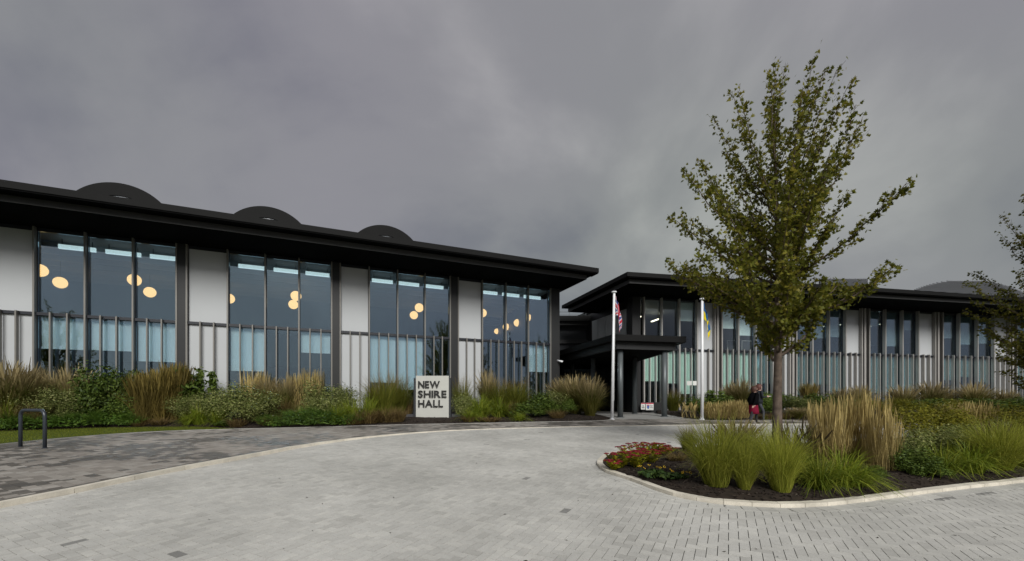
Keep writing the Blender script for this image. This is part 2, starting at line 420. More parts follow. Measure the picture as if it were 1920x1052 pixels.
# --- kerb stones and edging courses along a curve
def offset(curve, d):
    P = [np.array(p) for p in curve]; res = []
    for i in range(len(P)):
        t = P[min(i + 1, len(P) - 1)] - P[max(i - 1, 0)]; t = t / (np.linalg.norm(t) + 1e-9)
        res.append(P[i] + np.array([-t[1], t[0]]) * d)
    return res
def stones_along(parent, name, curve, step, d0, d1, z0, z1, mat, gap=.004, bev=.0, sub=3, fz=gz):
    pts = resample(curve, step)
    n = 0
    for i in range(len(pts) - 1):
        m = (pts[i] + pts[i + 1]) / 2
        if m[1] < 1.5 or abs(m[0]) > 1.45 * m[1] + 2: continue
        fine = [pts[i] + (pts[i + 1] - pts[i]) * t for t in np.linspace(gap / step, 1 - gap / step, sub)]
        t = pts[i + 1] - pts[i]; t /= np.linalg.norm(t); nn = np.array([-t[1], t[0]])
        a = pts[max(i - 1, 0)]; b = pts[min(i + 2, len(pts) - 1)]
        t0 = pts[i + 1] - a; t0 /= np.linalg.norm(t0); t1 = b - pts[i]; t1 /= np.linalg.norm(t1)
        n0 = np.array([-t0[1], t0[0]]); n1 = np.array([-t1[1], t1[0]])
        p0, p1 = fine[0], fine[-1]
        q = [p0 + n0 * d0, p1 + n1 * d0, p1 + n1 * d1, p0 + n0 * d1]
        mb = MB(); mb.add([(k[0], k[1], gz(k[1]) + z0) for k in q] + [(k[0], k[1], fz(k[1]) + z1) for k in q],
              [(4,5,6,7),(0,1,5,4),(1,2,6,5),(2,3,7,6),(3,0,4,7)])
        mb.build(name, mat, parent); n += 1
def joined_along(parent, name, curve, step, d0, d1, z1, mat, kind='stuff', fz=gz):
    pts = resample(curve, step); mb = MB()
    for i in range(len(pts) - 1):
        m = (pts[i] + pts[i + 1]) / 2
        if m[1] < 2.2 or abs(m[0]) > 1.4 * m[1] + 1: continue
        t = pts[i + 1] - pts[i]; t /= np.linalg.norm(t); nn = np.array([-t[1], t[0]])
        p0 = pts[i] + t * .003; p1 = pts[i + 1] - t * .003
        q = [p0 + nn * d0, p1 + nn * d0, p1 + nn * d1, p0 + nn * d1]; zt = z1 + random.gauss(0, .001)
        mb.add([(k[0], k[1], gz(k[1]) - .03) for k in q] + [(k[0], k[1], fz(k[1]) + zt) for k in q], [(4,5,6,7),(0,1,5,4),(1,2,6,5),(2,3,7,6),(3,0,4,7)])
    return tag(mb.build(name, mat, parent), kind=kind)
kerb = tag(empty('kerb', (0, 5, gz(5))), kind='structure'); kerb.location = (0, 0, 0)
stones_along(kerb, 'kerb_stone', KERB, .9, -.055, .06, -.05, .004, M_kerb, fz=gf)
joined_along(road, 'edging_blocks', KERB, .2, -.160, -.060, .003, M_pav)
joined_along(foot, 'channel_blocks', KERB, .2, .060, .160, .002, M_fod, fz=gf)
ikerb = tag(empty('island_kerb'), kind='structure')
IC = ISL + ISL[:1]
stones_along(ikerb, 'kerb_stone', IC, .36, 0.0, .12, -.05, .055, M_kerb, gap=.003)
joined_along(road, 'island_edging_blocks', IC, .2, -.108, -.004, .003, M_pav)
joined_along(road, 'island_edging_blocks', IC, .2, -.212, -.112, .0025, M_pav)
ekerb = tag(empty('bed_edging'), kind='structure')
stones_along(ekerb, 'edging_stone', EDGE, .9, -.03, .03, -.05, .012, stone('edging_concrete', [(.33, .32, .30), (.38, .37, .35)], perobj=True), gap=.004, fz=gf)

# --- entrance paving
WL_E = np.array([87 / F * 26.3, 26.3])                   # end corner of the long wing
WL_U = np.array([1840., 780.]); WL_U /= np.linalg.norm(WL_U); WL_N = np.array([WL_U[1], -WL_U[0]])
WR_E = np.array(at(1200, 28.23)); WR_U = np.array([.9815, .1918]); WR_U /= np.linalg.norm(WR_U); WR_N = np.array([WR_U[1], -WR_U[0]])
def dl(px, o=0.0):                                       # depth of the long wing's wall line (offset o outward) at pixel column px
    P = WL_E + WL_N * o; k = WL_U[0] / WL_U[1]
    return (P[0] - k * P[1]) / ((px - 960) / F - k)
def dr(px, o=0.0):
    P = WR_E + WR_N * o; k = WR_U[1] / WR_U[0]; t = (px - 960) / F
    return (P[1] - k * P[0]) / (1 - k * t)
def xl(px): return float(np.dot(np.array(at(px, dl(px))) - WL_E, WL_U))
def xr(px): return float(np.dot(np.array(at(px, dr(px))) - WR_E, WR_U))
ent_poly = [EN0, gnd(1315, 787.4), gnd(1290, 784.5), gnd(1260, 779), gnd(1232, 773), tuple(WR_E + WR_U * .8), (6.2, 34.4), (-1.5, 34.4), (2.6, 27), (3.6, 24.5), (4.3, 22.5)]
ent = sheet('entrance_paving', ent_poly, M_joint, -.010)
Cs = []
for r in range(0, 34):
    for c in range(0, 30):
        Cs.append((-3 + (c + (r % 2) * .5) * .45, 19.5 + (r + .5) * .45))
C = np.array(Cs); k = inside(ent_poly, C[:, 0], C[:, 1]); C = C[k]; n = len(C)
lay(ent, 'paving_slab', C, np.tile([.222, 0], (n, 1)), np.tile([0, .222], (n, 1)), rng.normal(0, .001, n), [M_slab], [M_slab], np.zeros(n, int), 40)

# ================================================================ BEDS
BZ = 1.12
def interp_curve(curve_px, px, d_of):
    for i in range(len(curve_px) - 1):
        (a, va), (b, vb) = curve_px[i], curve_px[i + 1]
        if a <= px <= b: return va + (vb - va) * (px - a) / (b - a)
    return curve_px[0][1] if px < curve_px[0][0] else curve_px[-1][1]
def yfront(px):      # front line of the long bed (behind the lawn at its far end)
    lst = [(-300,818),(0,811),(100,807),(187,803.6),(350,801.5),(430,803.6),(475,804.2),(575,801.6),(650,799.6),(750,796.6),(880,794),(1001,791.6),(1123,789.2),(1150,786.8)]
    return interp_curve(lst, px, None)
def dback(px):
    if px <= 1040: return dl(px) - .03
    return interp_curve([(1040, dl(1040) - .03), (1080, 25.2), (1120, 23.0), (1150, 20.6)], px, None)
def bedL(px, t):
    df = EYE * F / (yfront(px) - GH); db = dback(px); d = df + (db - df) * t
    x, y = at(px, d); zb = BZ if px <= 1040 else gz(db) + .06
    lift = .22 * math.sin(min(t * 2.2, 1) * math.pi / 2) * (1 if px < 1060 else max(0, (1150 - px) / 90))
    z0 = gf(df) + .004; z = max(z0 + (zb - z0) * t, z0 + lift) if px <= 1040 else z0 + lift * (1 - t * .6) + (gz(y) - gz(df))
    return x, y, z
def yfrontR(px): return interp_curve([(1232,773),(1260,779),(1290,784.3),(1315,787.2),(1370,788),(1530,787),(1700,786.2),(1920,785.3),(2300,784)], px, None)
def bedR(px, t):
    df = EYE * F / (yfrontR(px) - GH) + .03; db = max(dr(px) - .03, df + .05); d = df + (db - df) * t
    x, y = at(px, d); z = gf(df) + .004 + (.95 - gz(df)) * t + .2 * math.sin(min(t * 3, 1) * math.pi / 2) * (1 - .5 * t)
    return x, y, z
def bed_mesh(name, fn, pxs, nt_, label):
    vs = []; fs = []
    for i, p in enumerate(pxs):
        for j in range(nt_ + 1):
            x, y, z = fn(p, j / nt_)
            if 0 < j < nt_: z += noise.noise(Vector((x * 3, y * 3, 1))) * .03
            vs.append((x, y, z))
    m = nt_ + 1
    for i in range(len(pxs) - 1):
        for j in range(nt_): fs.append((i*m+j, (i+1)*m+j, (i+1)*m+j+1, i*m+j+1))
    mb = MB(); mb.add(vs, fs); o = mb.build(name, M_mulch, None, True)
    return tag(o, kind='structure')
bedl = bed_mesh('planting_bed', bedL, list(np.arange(-300, 1150, 7.5)) + [1150], 14, '')
bedr = bed_mesh('planting_bed', bedR, list(np.arange(1232, 2300, 10)), 16, '')
# island bed
ISLa = np.array(ISL); cell = .12
gx = np.arange(1.6, 22, cell); gy = np.arange(5.5, 15, cell)
X, Y = np.meshgrid(gx, gy, indexing='ij'); xs, ys = X.ravel(), Y.ravel()
di = dist_to(IC, xs, ys); ins = inside(ISL, xs, ys)
def islz(x, y, d): return gz(y) + .03 + .16 * (1 - math.exp(-d * 1.3)) + noise.noise(Vector((x * 4, y * 4, 2))) * .02
idx = -np.ones(len(xs), int); vs = []
okc = ins & (di > .03)
for i in np.where(okc)[0]: idx[i] = len(vs); vs.append((xs[i], ys[i], islz(xs[i], ys[i], di[i])))
fs = []; ny = len(gy)
for i in range(len(gx) - 1):
    for j in range(ny - 1):
        q = [idx[i*ny+j], idx[(i+1)*ny+j], idx[(i+1)*ny+j+1], idx[i*ny+j+1]]
        q = [k for k in q if k >= 0]
        if len(q) >= 3: fs.append(tuple(q))
mb = MB(); mb.add(vs, fs); bedi = tag(mb.build('planting_bed', M_mulch, None, True), kind='structure')
def isl_at(px, py):
    x, y = gnd(px, py)
    d = float(dist_to(IC, np.array([x]), np.array([y]))[0])
    return x, y, islz(x, y, d)

def chips(parent, pts, lo=.02, hi=.06):
    mb = MB()
    for x, y, z in pts:
        a = random.random() * 6.28; l = random.uniform(lo, hi) / 2; w_ = l * random.uniform(.25, .5); h = .004
        m = Matrix.Rotation(a, 3, 'Z') @ Matrix.Rotation(random.uniform(-.5, .5), 3, 'X') @ Matrix.Rotation(random.uniform(-.4, .4), 3, 'Y')
        c = Vector((x, y, z + .008))
        vs = [tuple(c + m @ Vector((sx * l, sy * w_, sz * h))) for sz in (-1, 1) for sx, sy in ((-1, -1), (1, -1), (1, 1), (-1, 1))]
        mb.add(vs, [(4,5,6,7),(0,1,5,4),(1,2,6,5),(2,3,7,6),(3,0,4,7)])
    tag(mb.build('bark_chips', M_chip, parent), kind='stuff')
pts = []
while len(pts) < 5200:
    x = random.uniform(1.7, 11); y = random.uniform(5.7, 11)
    if random.random() < .5 and y > 8.5: continue
    if not inside(ISL, np.array([x]), np.array([y]))[0]: continue
    d = float(dist_to(IC, np.array([x]), np.array([y]))[0])
    if d < .14: continue
    pts.append((x, y, islz(x, y, d)))
chips(bedi, pts)
chips(bedl, [bedL(random.uniform(0, 1145), random.random() ** 2 * .5) for _ in range(4200)], .03, .08)
chips(bedr, [bedR(random.uniform(1240, 1560), random.random() ** 2 * .3) for _ in range(1200)], .03, .08)

# lawn strip
vs = []; fs = []; LP = []
lst = list(np.arange(-160, 441, 12)); nb = 6
def ey(p): return interp_curve([(-300,872),(0,838)] + edge_px[1:], p, None)
for p in lst:
    d0 = EYE * F / (ey(p) - GH) + .03; d1 = EYE * F / (yfront(p) - GH) + .25
    if p > 380: d1 = d0 + (d1 - d0) * max(0.02, (445 - p) / 65)
    for j in range(nb + 1):
        x, y = at(p, d0 + (d1 - d0) * j / nb); LP.append((x, y, gf(y) + .012))
m = nb + 1
for i in range(len(lst) - 1):
    for j in range(nb): fs.append((i*m+j, (i+1)*m+j, (i+1)*m+j+1, i*m+j+1))
mb = MB(); mb.add(LP, fs); lawn_base = tag(mb.build('lawn_soil', M_turf), kind='structure')
mb = MB(); AP = np.array(LP)
for f in fs:
    a, b, c, d = AP[f[0]], AP[f[1]], AP[f[2]], AP[f[3]]
    area = np.linalg.norm(np.cross(b - a, d - a))
    for _ in range(int(area * 900) + 1):
        u, v = random.random(), random.random(); p = (a*(1-u)+b*u)*(1-v)+(d*(1-u)+c*u)*v
        an = random.random() * 6.28; w_ = random.uniform(.003, .006); h = random.uniform(.02, .05); lx, ly = random.gauss(0, .014), random.gauss(0, .014)
        mb.add([(p[0]-w_*math.cos(an), p[1]-w_*math.sin(an), p[2]-.01), (p[0]+w_*math.cos(an), p[1]+w_*math.sin(an), p[2]-.01), (p[0]+lx, p[1]+ly, p[2]+h)], [(0,1,2)])
M_lawn = leafmat('lawn_grass', (.095, .13, .014), (.14, .175, .02), (.19, .21, .035), trans=.3)
tag(mb.build('lawn', M_lawn), 'short green mown grass strip behind the cycle stand', 'grass', kind='stuff')

mb = MB(); k = 0
while k < 130:                                       # specks of leaf litter blown over the paving
    x = random.uniform(-9, 11); y = 3.6 + 13 * random.random() ** 1.5
    if not inside(ROADP, np.array([x]), np.array([y]))[0] or inside(ISL, np.array([x]), np.array([y]))[0]: continue
    a = random.random() * 6.28; l = random.uniform(.008, .026); w_ = l * random.uniform(.35, .7); dx, dy = math.cos(a), math.sin(a); z = gz(y) + .004
    mb.add([(x-dx*l, y-dy*l, z), (x+dy*w_, y-dx*w_, z+.003), (x+dx*l, y+dy*l, z+.006), (x-dy*w_, y+dx*w_, z+.002)], [(0,1,2,3)]); k += 1
tag(mb.build('leaf_litter', M_chip), 'tiny brown leaf scraps scattered over the pale block paving', 'leaves', kind='stuff')

# ================================================================ BUILDINGS
Z0, ZT, ZH, ZS = 1.0, 5.24, 8.60, 8.75      # floor, transom, glass head, soffit
def fin_mesh(t, d, z0, z1, mat, name):
    mb = MB(); mb.box(-t/2, t/2, -d, 0, z0, z1); return mb.mesh(name, mat)
def bay(root, xs, white, colm, cfg, fin_d, fin_t, Mfin, nf, blinds_lo, blinds_up, standoff, bm_lo, bm_up, ymap=lambda p, d: 0):
    """one facade bay: xs = four mullion positions, white = (x0,x1) white panel or None, colm = (x0,x1) dark column"""
    b = MB()
    xa, xb = xs[0], xs[-1]
    lo_x = min([xa] + ([white[0]] if white else [])); hi_x = max([xb] + ([white[1]] if white else []))
    # frame members: head, transom, sill and the uprights behind the mullion fins
    b.box(lo_x, hi_x, -.03, .10, ZH, ZS + .02)
    b.box(lo_x, hi_x, -.10, .10, ZT - .06, ZT + .06)
    b.box(lo_x, hi_x, -.05, .12, Z0 - .2, Z0 + .32)
    ups = sorted(set(list(xs) + ([white[0], white[1]] if white else [])))
    for x in ups: b.box(x - .05, x + .05, -.02, .12, Z0 + .32, ZT - .06); b.box(x - .05, x + .05, -.02, .12, ZT + .06, ZH)
    fr = b.build('window_bay', M_frame, root)
    for x in ups:
        o = link('mullion_fin', cfg['mull'], fr); o.location = (x, -.021, 0)
    for i in range(3):
        x0, x1 = xs[i] + .05, xs[i + 1] - .05
        for z0, z1 in ((Z0 + .32, ZT - .06), (ZT + .06, ZH)):
            MB().box(x0 + .002, x1 - .002, .02, .036, z0 + .002, z1 - .002).build('glass_pane', cfg['glass'], fr)
        for k in range(1, nf + 1):
            o = link('fin', cfg['fin'], fr); o.location = (xs[i] + (xs[i + 1] - xs[i]) * k / (nf + 1), -standoff, 0)
        if blinds_lo[i]:
            zb = blinds_lo[i]
            MB().box(x0 + .02, x1 - .02, .20, .206, zb, ZT - .10).box(x0 + .02, x1 - .02, .192, .214, zb - .025, zb).build('roller_blind', bm_lo, fr)
        if blinds_up[i]:
            zb = blinds_up[i]
            MB().box(x0 + .02, x1 - .02, .20, .206, zb, ZH - .03).box(x0 + .02, x1 - .02, .192, .214, zb - .025, zb).build('roller_blind', bm_up, fr)
    if white:
        x0, x1 = white[0] + .05, white[1] - .05
        MB().box(x0 + .002, x1 - .002, .0, .05, ZT + .06, ZH - .002).build('white_panel', M_white, fr)
        MB().box(x0 + .002, x1 - .002, .0, .05, Z0 + .32, ZT - .06).build('white_panel', M_white, fr)
        for k in range(1, nf + 1):
            o = link('fin', cfg['fin'], fr); o.location = (white[0] + (white[1] - white[0]) * k / (nf + 1), -standoff, 0)
    if colm:
        if 'slim' in cfg:
            co_ = MB().box(colm[0], colm[1], -.02, .3, Z0 - .2, ZS + .02).build('column', M_frame, root); cm_ = (colm[0] + colm[1]) / 2
            MB().box(cm_ - .085, cm_ + .085, -.24, -.021, Z0 - .1, ZS).build('column_cover', M_fin2, co_)
        else: MB().box(colm[0], colm[1], -.16, .3, Z0 - .2, ZS + .02).build('column', M_dark, root)
    return fr

# ---------------- long wing on the left
WL = empty('office_wing', (WL_E[0], WL_E[1], 0), math.atan2(WL_U[1], WL_U[0]))
tag(WL, 'long two-storey wing with warm globe lamps behind glass and three arched roof vaults', 'building')
cfgL = {'glass': M_glass, 'mull': fin_mesh(.06, .17, Z0 + .1, ZS, M_fin, 'mullion_fin'), 'fin': fin_mesh(.05, .16, Z0 + .02, ZT + .06, M_fin, 'fin')}
def zlo(py, px): return None if py is None else max(Z0 + .4, hz(py, dl(px, -.2)))
pA, pB, pC, pD = [68,163,252,333], [428,498,561,622], [692,745,796,843], [903,947,989,1030]
wA, wB, wC, wD = None, (352,428), (638,692), (858,903)
cols = [(333,351),(622,637.5),(843,857.5),(1031.5,1047)]
bl = [[652,655,676],[694,None,660],[716,730,None],[None,None,696]]
x_prev = xl(68)
for i, (pm, pw, pc) in enumerate(zip((pA, pB, pC, pD), (wA, wB, wC, wD), cols)):
    xs = [xl(p) for p in pm]; wh = (xl(pw[0]), xl(pw[1])) if pw else (xs[0] - 1.45, xs[0])
    if i == 3: xs[-1] = xl(1031.5) - .05
    bay(WL, xs, wh, (xl(pc[0]), xl(pc[1])), cfgL, .2, .05, M_fin, 2, [zlo(b_, pm[k]) for k, b_ in enumerate(bl[i])], [None]*3, .10, M_blind, M_blind)
xq = x_prev - 1.45
for q in range(2):                                        # two more bays carry on beyond the frame
    c1 = xq; xs = [c1 - .4 - 1.46 * k for k in (3, 2, 1, 0)]
    bay(WL, xs, (xs[0] - 1.45, xs[0]), (c1 - .4, c1), cfgL, .2, .05, M_fin, 2, [3.4, 3.2, None], [None]*3, .10, M_blind, M_blind)
    xq = xs[0] - 1.45
XW0 = xq
MB().box(XW0, .9, -3.10, 22, 9.05, 9.30).build('roof', M_fascia, WL)
MB().box(XW0, .43, -2.57, 22, ZS, 8.992).build('eaves_band', M_eaves, WL)
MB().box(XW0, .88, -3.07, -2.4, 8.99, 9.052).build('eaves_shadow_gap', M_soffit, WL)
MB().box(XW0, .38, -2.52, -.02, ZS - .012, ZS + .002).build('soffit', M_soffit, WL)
MB().box(XW0, -.36, .3, 21.6, 8.69, ZS + .002).build('ceiling', pmat('interior_ceiling', (.34, .36, .38), .8), WL)
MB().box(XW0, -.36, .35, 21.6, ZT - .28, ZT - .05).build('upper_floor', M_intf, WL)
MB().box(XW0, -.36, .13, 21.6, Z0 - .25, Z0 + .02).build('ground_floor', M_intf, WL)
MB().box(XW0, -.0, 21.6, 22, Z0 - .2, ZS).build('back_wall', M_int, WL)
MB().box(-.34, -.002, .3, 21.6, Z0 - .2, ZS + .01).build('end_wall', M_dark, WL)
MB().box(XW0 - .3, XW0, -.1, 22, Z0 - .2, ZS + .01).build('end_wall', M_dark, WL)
for k in range(7):                                        # ceiling rafts seen as faint slats through the upper glass
    MB().box(XW0 + .5, -.6, 1.6 + k * 1.1, 1.66 + k * 1.1, 8.45, 8.69).build('ceiling_baffle', MATS['interior_ceiling'], WL)
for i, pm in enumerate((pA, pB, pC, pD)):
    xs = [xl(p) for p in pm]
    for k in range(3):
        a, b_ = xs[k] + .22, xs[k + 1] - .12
        mbx = MB(); mbx.box(a, b_, .95, 1.05, 8.26, 8.44); mbx.build('glow_strip', M_strip, WL)  # glowing bar added behind each pane to imitate a rooflight reflection
        MB().box(a + .1, a + .12, .99, 1.01, 8.44, 8.69).box(b_ - .12, b_ - .1, .99, 1.01, 8.44, 8.69).build('glow_strip_rod', M_cord, WL)
def arc_pts(r, n, x0, z0): return [(x0 - r * math.cos(math.pi * k / n), z0 + r * math.sin(math.pi * k / n)) for k in range(n + 1)]
for xc in (-22.78, -16.4, -10.1):
    yv = 3.44; zc = 10.2; Ro, Ri = 2.28, 1.66; n = 40
    po, pi_ = arc_pts(Ro, n, xc, zc), arc_pts(Ri, n, xc, zc)
    po = [(xc - Ro, 9.28)] + po + [(xc + Ro, 9.28)]; pi_ = [(xc - Ri, 9.28)] + pi_ + [(xc + Ri, 9.28)]
    mb = MB(); m = len(po)
    vs = [(a, yv, z) for a, z in po] + [(a, yv, z) for a, z in pi_] + [(a, yv + .09, z) for a, z in pi_] + [(a, yv + 9, z) for a, z in po]
    fs = []
    for k in range(m - 1):
        fs += [(k, k+1, m+k+1, m+k), (m+k, m+k+1, 2*m+k+1, 2*m+k), (k+1, k, 3*m+k, 3*m+k+1)]
    mb.add(vs, fs); v = mb.build('roof_vault', M_fascia, WL)
    mg = MB(); k0 = len(pi_)
    mg.add([(a, yv + .05, z) for a, z in pi_], [tuple(range(k0))]); mg.build('vault_glazing', pmat('vault_glass', (.16, .18, .21), .30, spec=.6), v)

# globe pendants inside the long wing, all hung at one height
lampx = [(75,507),(113,530),(252,525),(281,548),(430,560),(555,555),(550,571),(786,577),(776,591),(905,587),(996,596),(970,605.4),(949,613),(931.7,621.8),(917,628),(906,634)]
lmb = MB(); nseg = 14
for a in range(nseg + 1):
    for b_ in range(20):
        t = math.pi * a / nseg; p_ = 2 * math.pi * b_ / 20
        lmb.v.append((.275 * math.sin(t) * math.cos(p_), .275 * math.sin(t) * math.sin(p_), .275 * math.cos(t)))
for a in range(nseg):
    for b_ in range(20): lmb.f.append([a*20+b_, (a+1)*20+b_, (a+1)*20+(b_+1)%20, a*20+(b_+1)%20]); lmb.m.append(0)
glob = lmb.mesh('globe', M_lamp, True)
cordm = MB().tube([(0, 0, .27), (0, 0, 1.10)], .006, 6).mesh('cord', M_cord)
capm = MB().tube([(0, 0, .262), (0, 0, .31)], .04, 10).mesh('cap', M_cord)
for i, (px, py) in enumerate(lampx):
    d = (7.6 - EYE) * F / (HY - py); x, y = at(px, d)
    o = empty('pendant_lamp', (x, y, 7.6))
    link('globe', glob, o); link('cord', cordm, o); link('cap', capm, o)
    if i >= 9: tag(o, 'round warm globe pendant in the receding row behind the end bay glass', 'lamp', 'globe pendants receding behind the end bay')
    else: tag(o, 'round warm globe pendant hanging behind the upper glass of the long wing', 'lamp', 'globe pendants behind the long glass front')

# ---------------- entrance-side wing
WR = empty('office_wing', (WR_E[0], WR_E[1], 0), math.atan2(WR_U[1], WR_U[0]))
tag(WR, 'two-storey wing with rows of grey upright fins and half-drawn blinds', 'building')
cfgR = {'slim': 1, 'glass': M_glass2, 'mull': fin_mesh(.09, .22, Z0 + .05, ZS, M_fin2, 'mullion_fin'), 'fin': fin_mesh(.055, .20, Z0 + .02, ZT + .12, M_fin2, 'fin')}
pan = [[1205,1238,1271,1304],[1350,1381,1413,1445],[1489,1519,1550,1581],[1625,1655,1687,1717],[1762,1793,1827,1858],[1900,1932,1965,1997]]
whi = [(1304,1337),(1445,1477),(1581,1611),(1717,1748),(1858,1887),(1997,2029)]
colR = [(1338,1346),(1478,1487),(1612,1621),(1749,1758),(1888,1897),(2031,2041)]
blo = [[714,718,738],[738,738,718],[740,720,738],[736,734,740],[712,706,716],[720,730,725]]
bup = [[None,None,601],[615,628,None],[618,633,631],[610,648,618],[633,645,643],[630,640,620]]
def zr(py, px): return None if py is None else max(Z0 + .4, hz(py, dr(px, -.2)))
for pm, pw, pc, lo, up in zip(pan, whi, colR, blo, bup):
    xs = [xr(p) for p in pm]
    bay(WR, xs, (xr(pw[0]), xr(pw[1])), (xr(pc[0]), xr(pc[1])), cfgR, .3, .06, M_fin2, 2,
        [zr(v, pm[k]) for k, v in enumerate(lo)], [zr(v, pm[k]) for k, v in enumerate(up)], .03, M_blind2, M_blind)
XR1 = xr(2041)
SK = -.1236                                                # the entrance side wall runs slightly off square
def sk(x, y): return (x + SK * y, y)
MB().prism([(-2.60,-3.35),(XR1,-3.35),(XR1,16),(SK*16,16),(SK*5.65,5.65),(-3.72,5.65)], 9.05, 9.30).build('roof', M_fascia, WR)
MB().prism([(-2.28,-2.97),(XR1,-2.97),(XR1,16),(SK*16,16),(SK*5.5,5.5),(-3.25,5.5)], ZS, 8.992).build('eaves_band', M_eaves, WR)
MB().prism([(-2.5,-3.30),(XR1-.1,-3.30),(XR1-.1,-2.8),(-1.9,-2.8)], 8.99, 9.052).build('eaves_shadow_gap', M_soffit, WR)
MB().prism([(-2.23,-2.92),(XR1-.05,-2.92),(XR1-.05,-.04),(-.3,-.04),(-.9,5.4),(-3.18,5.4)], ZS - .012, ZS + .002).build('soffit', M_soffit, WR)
MB().prism([(.05,.3),(XR1,.3),(XR1,15.7),(SK*15,15.7)], 8.69, ZS + .002).build('ceiling', MATS['interior_ceiling'], WR)
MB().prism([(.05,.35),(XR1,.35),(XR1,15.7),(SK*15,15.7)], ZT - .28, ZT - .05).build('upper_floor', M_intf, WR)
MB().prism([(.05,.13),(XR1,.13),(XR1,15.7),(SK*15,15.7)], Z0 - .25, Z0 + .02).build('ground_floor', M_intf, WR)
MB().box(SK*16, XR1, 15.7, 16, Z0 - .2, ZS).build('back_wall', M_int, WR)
MB().box(XR1, XR1 + .3, -.1, 16, Z0 - .2, ZS).build('end_wall', M_dark, WR)
MB().prism([(-.62,-.12),(-.02,-.12),(-.02,.6),(-.66,.6)], Z0 - .2, ZS + .01).build('corner_column', M_dark, WR)
MB().prism([sk(-.10,.6),sk(.12,.6),sk(.12,15.9),sk(-.10,15.9)], Z0 - .2, ZS + .01).build('side_wall', M_dark, WR)
tt = [.75, 1.35, 2.9, 4.2, 5.3, 6.3]
for k in range(5):
    a, b_ = tt[k] + .05, tt[k + 1] - .05
    MB().prism([sk(-.16,a),sk(-.09,a),sk(-.09,b_),sk(-.16,b_)], 4.6, 8.25).build('spandrel_panel', M_grey if k else M_glassd, WR)
for x0, y0, ln in ((xr(1212), 1.6, 1.5), (xr(1240), 2.8, 1.4), (xr(1285), 3.4, 1.2), (xr(1640), 1.5, 1.6), (xr(1700), 1.7, 1.6), (xr(1630), 2.6, 1.5)):
    MB().prism([(x0,y0),(x0+.12,y0),(x0+.12,y0+ln),(x0,y0+ln)], 8.05, 8.11).build('glow_strip', pmat('office_strip', (.8,.8,.7), .5, emit=(1, .93, .70), es=1.6) if 'office_strip' not in MATS else MATS['office_strip'], WR)
for px in (1392, 1420, 1632, 1668, 1840):                 # desk screens' pale frames glimpsed through the glass
    x0 = xr(px); MB().box(x0, x0 + .9, 1.5, 1.54, ZT, ZT + 1.0).build('desk_screen', M_intf, WR)
    MB().box(x0 - .03, x0, 1.49, 1.55, ZT, ZT + 1.04).box(x0, x0 + .9, 1.49, 1.55, ZT + 1.0, ZT + 1.04).build('desk_screen_trim', M_whitep, WR)

# ---------------- link block behind the entrance
LK = empty('link_block', (3.0, 34.5, 0))
tag(LK, 'dark recessed entrance block between the two wings with thin roof railing', 'building')
MB().box(-7, 3.7, 0, 12, 8.35, 8.78).build('parapet', M_fascia, LK)
MB().box(-7, 3.6, .25, 12, 8.05, 8.352).build('roof_slab', M_dark, LK)
MB().box(-7, 3.6, .7, .9, 5.0, 8.06).build('upper_wall', M_int, LK)
MB().box(-7, 3.6, .45, .7, 6.55, 6.85).build('beam', M_dark, LK)
MB().box(-7, 3.6, .3, .8, 4.6, 5.0).build('floor_band', M_dark, LK)
MB().box(-7, 3.6, 6, 6.2, .6, 5).build('lobby_wall', M_int, LK)
for k in range(7):
    x0 = -3.6 + k * 1.02
    MB().box(x0 + .04, x0 + .98, .5, .52, 1.0, 4.55).build('door_glass', M_glassd, LK)
    MB().box(x0 - .03, x0 + .03, .42, .6, .9, 4.6).build('door_post', M_frame, LK)
MB().box(-3.63, 3.6, .42, .6, 3.35, 3.47).build('door_head', M_frame, LK)
MB().box(-1.9, -.9, 1.6, 1.66, 2.2, 2.9).build('lobby_glow_panel', pmat('lobby_panel_glow', (.3,.4,.45), .5, emit=(.25,.38,.42), es=.5), LK)  # small bluish glowing panel put into the dark recess
MB().box(-2.55, -2.45, 1.4, 1.46, 1.9, 3.0).box(-.35, -.27, 1.4, 1.46, 2.4, 2.95).build('lobby_glow_bar', pmat('lobby_bar_glow', (.8,.85,.85), .5, emit=(.6,.68,.7), es=.5), LK)  # small bright bars put in for pale bits glimpsed in the recess
RL = MB()
for k in range(8): RL.tube([(-6.5 + k * 1.4, 1.0, 8.76), (-6.5 + k * 1.4, 1.0, 9.30)], .02, 6)
RL.tube([(-6.5, 1.0, 9.30), (3.3, 1.0, 9.30)], .022, 6).tube([(-6.5, 1.0, 9.05), (3.3, 1.0, 9.05)], .015, 6)
RL.build('roof_railing', M_steel, LK)

# ---------------- porch canopy on round posts
CN = empty('entrance_canopy', (5.0, 21.0, gz(21)))
tag(CN, 'flat black porch canopy on round grey posts in front of the doors', 'canopy')
CN.location = (0, 0, 0)
lip = [(5.02,20.6),(8.97,21.4),(8.75,28.0),(6.75,34.4),(1.15,34.4)]
low = [(5.28,21.0),(8.55,21.7),(8.40,28.0),(6.55,34.3),(1.5,34.3)]
MB().prism(lip, 4.71, 5.02).build('canopy_roof', M_fascia, CN)
MB().prism(low, 4.34, 4.712).build('canopy_fascia', M_dark, CN)
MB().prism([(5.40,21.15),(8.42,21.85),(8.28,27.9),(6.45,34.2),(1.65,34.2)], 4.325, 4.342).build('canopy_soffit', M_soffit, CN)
for px, d in ((1163, 21.45), (1245.5, 21.9), (1190, 25.3), (1112, 25.6), (1073, 29.8)):
    x, y = at(px, d)
    po = MB().tube([(x, y, gz(y) - .05), (x, y, 4.33)], .155 * .92, 20).build('post', M_steel, CN, True)
    MB().tube([(x, y, gz(y) - .05), (x, y, gz(y) + .03)], .21, 20).build('base_plate', M_steel, po)

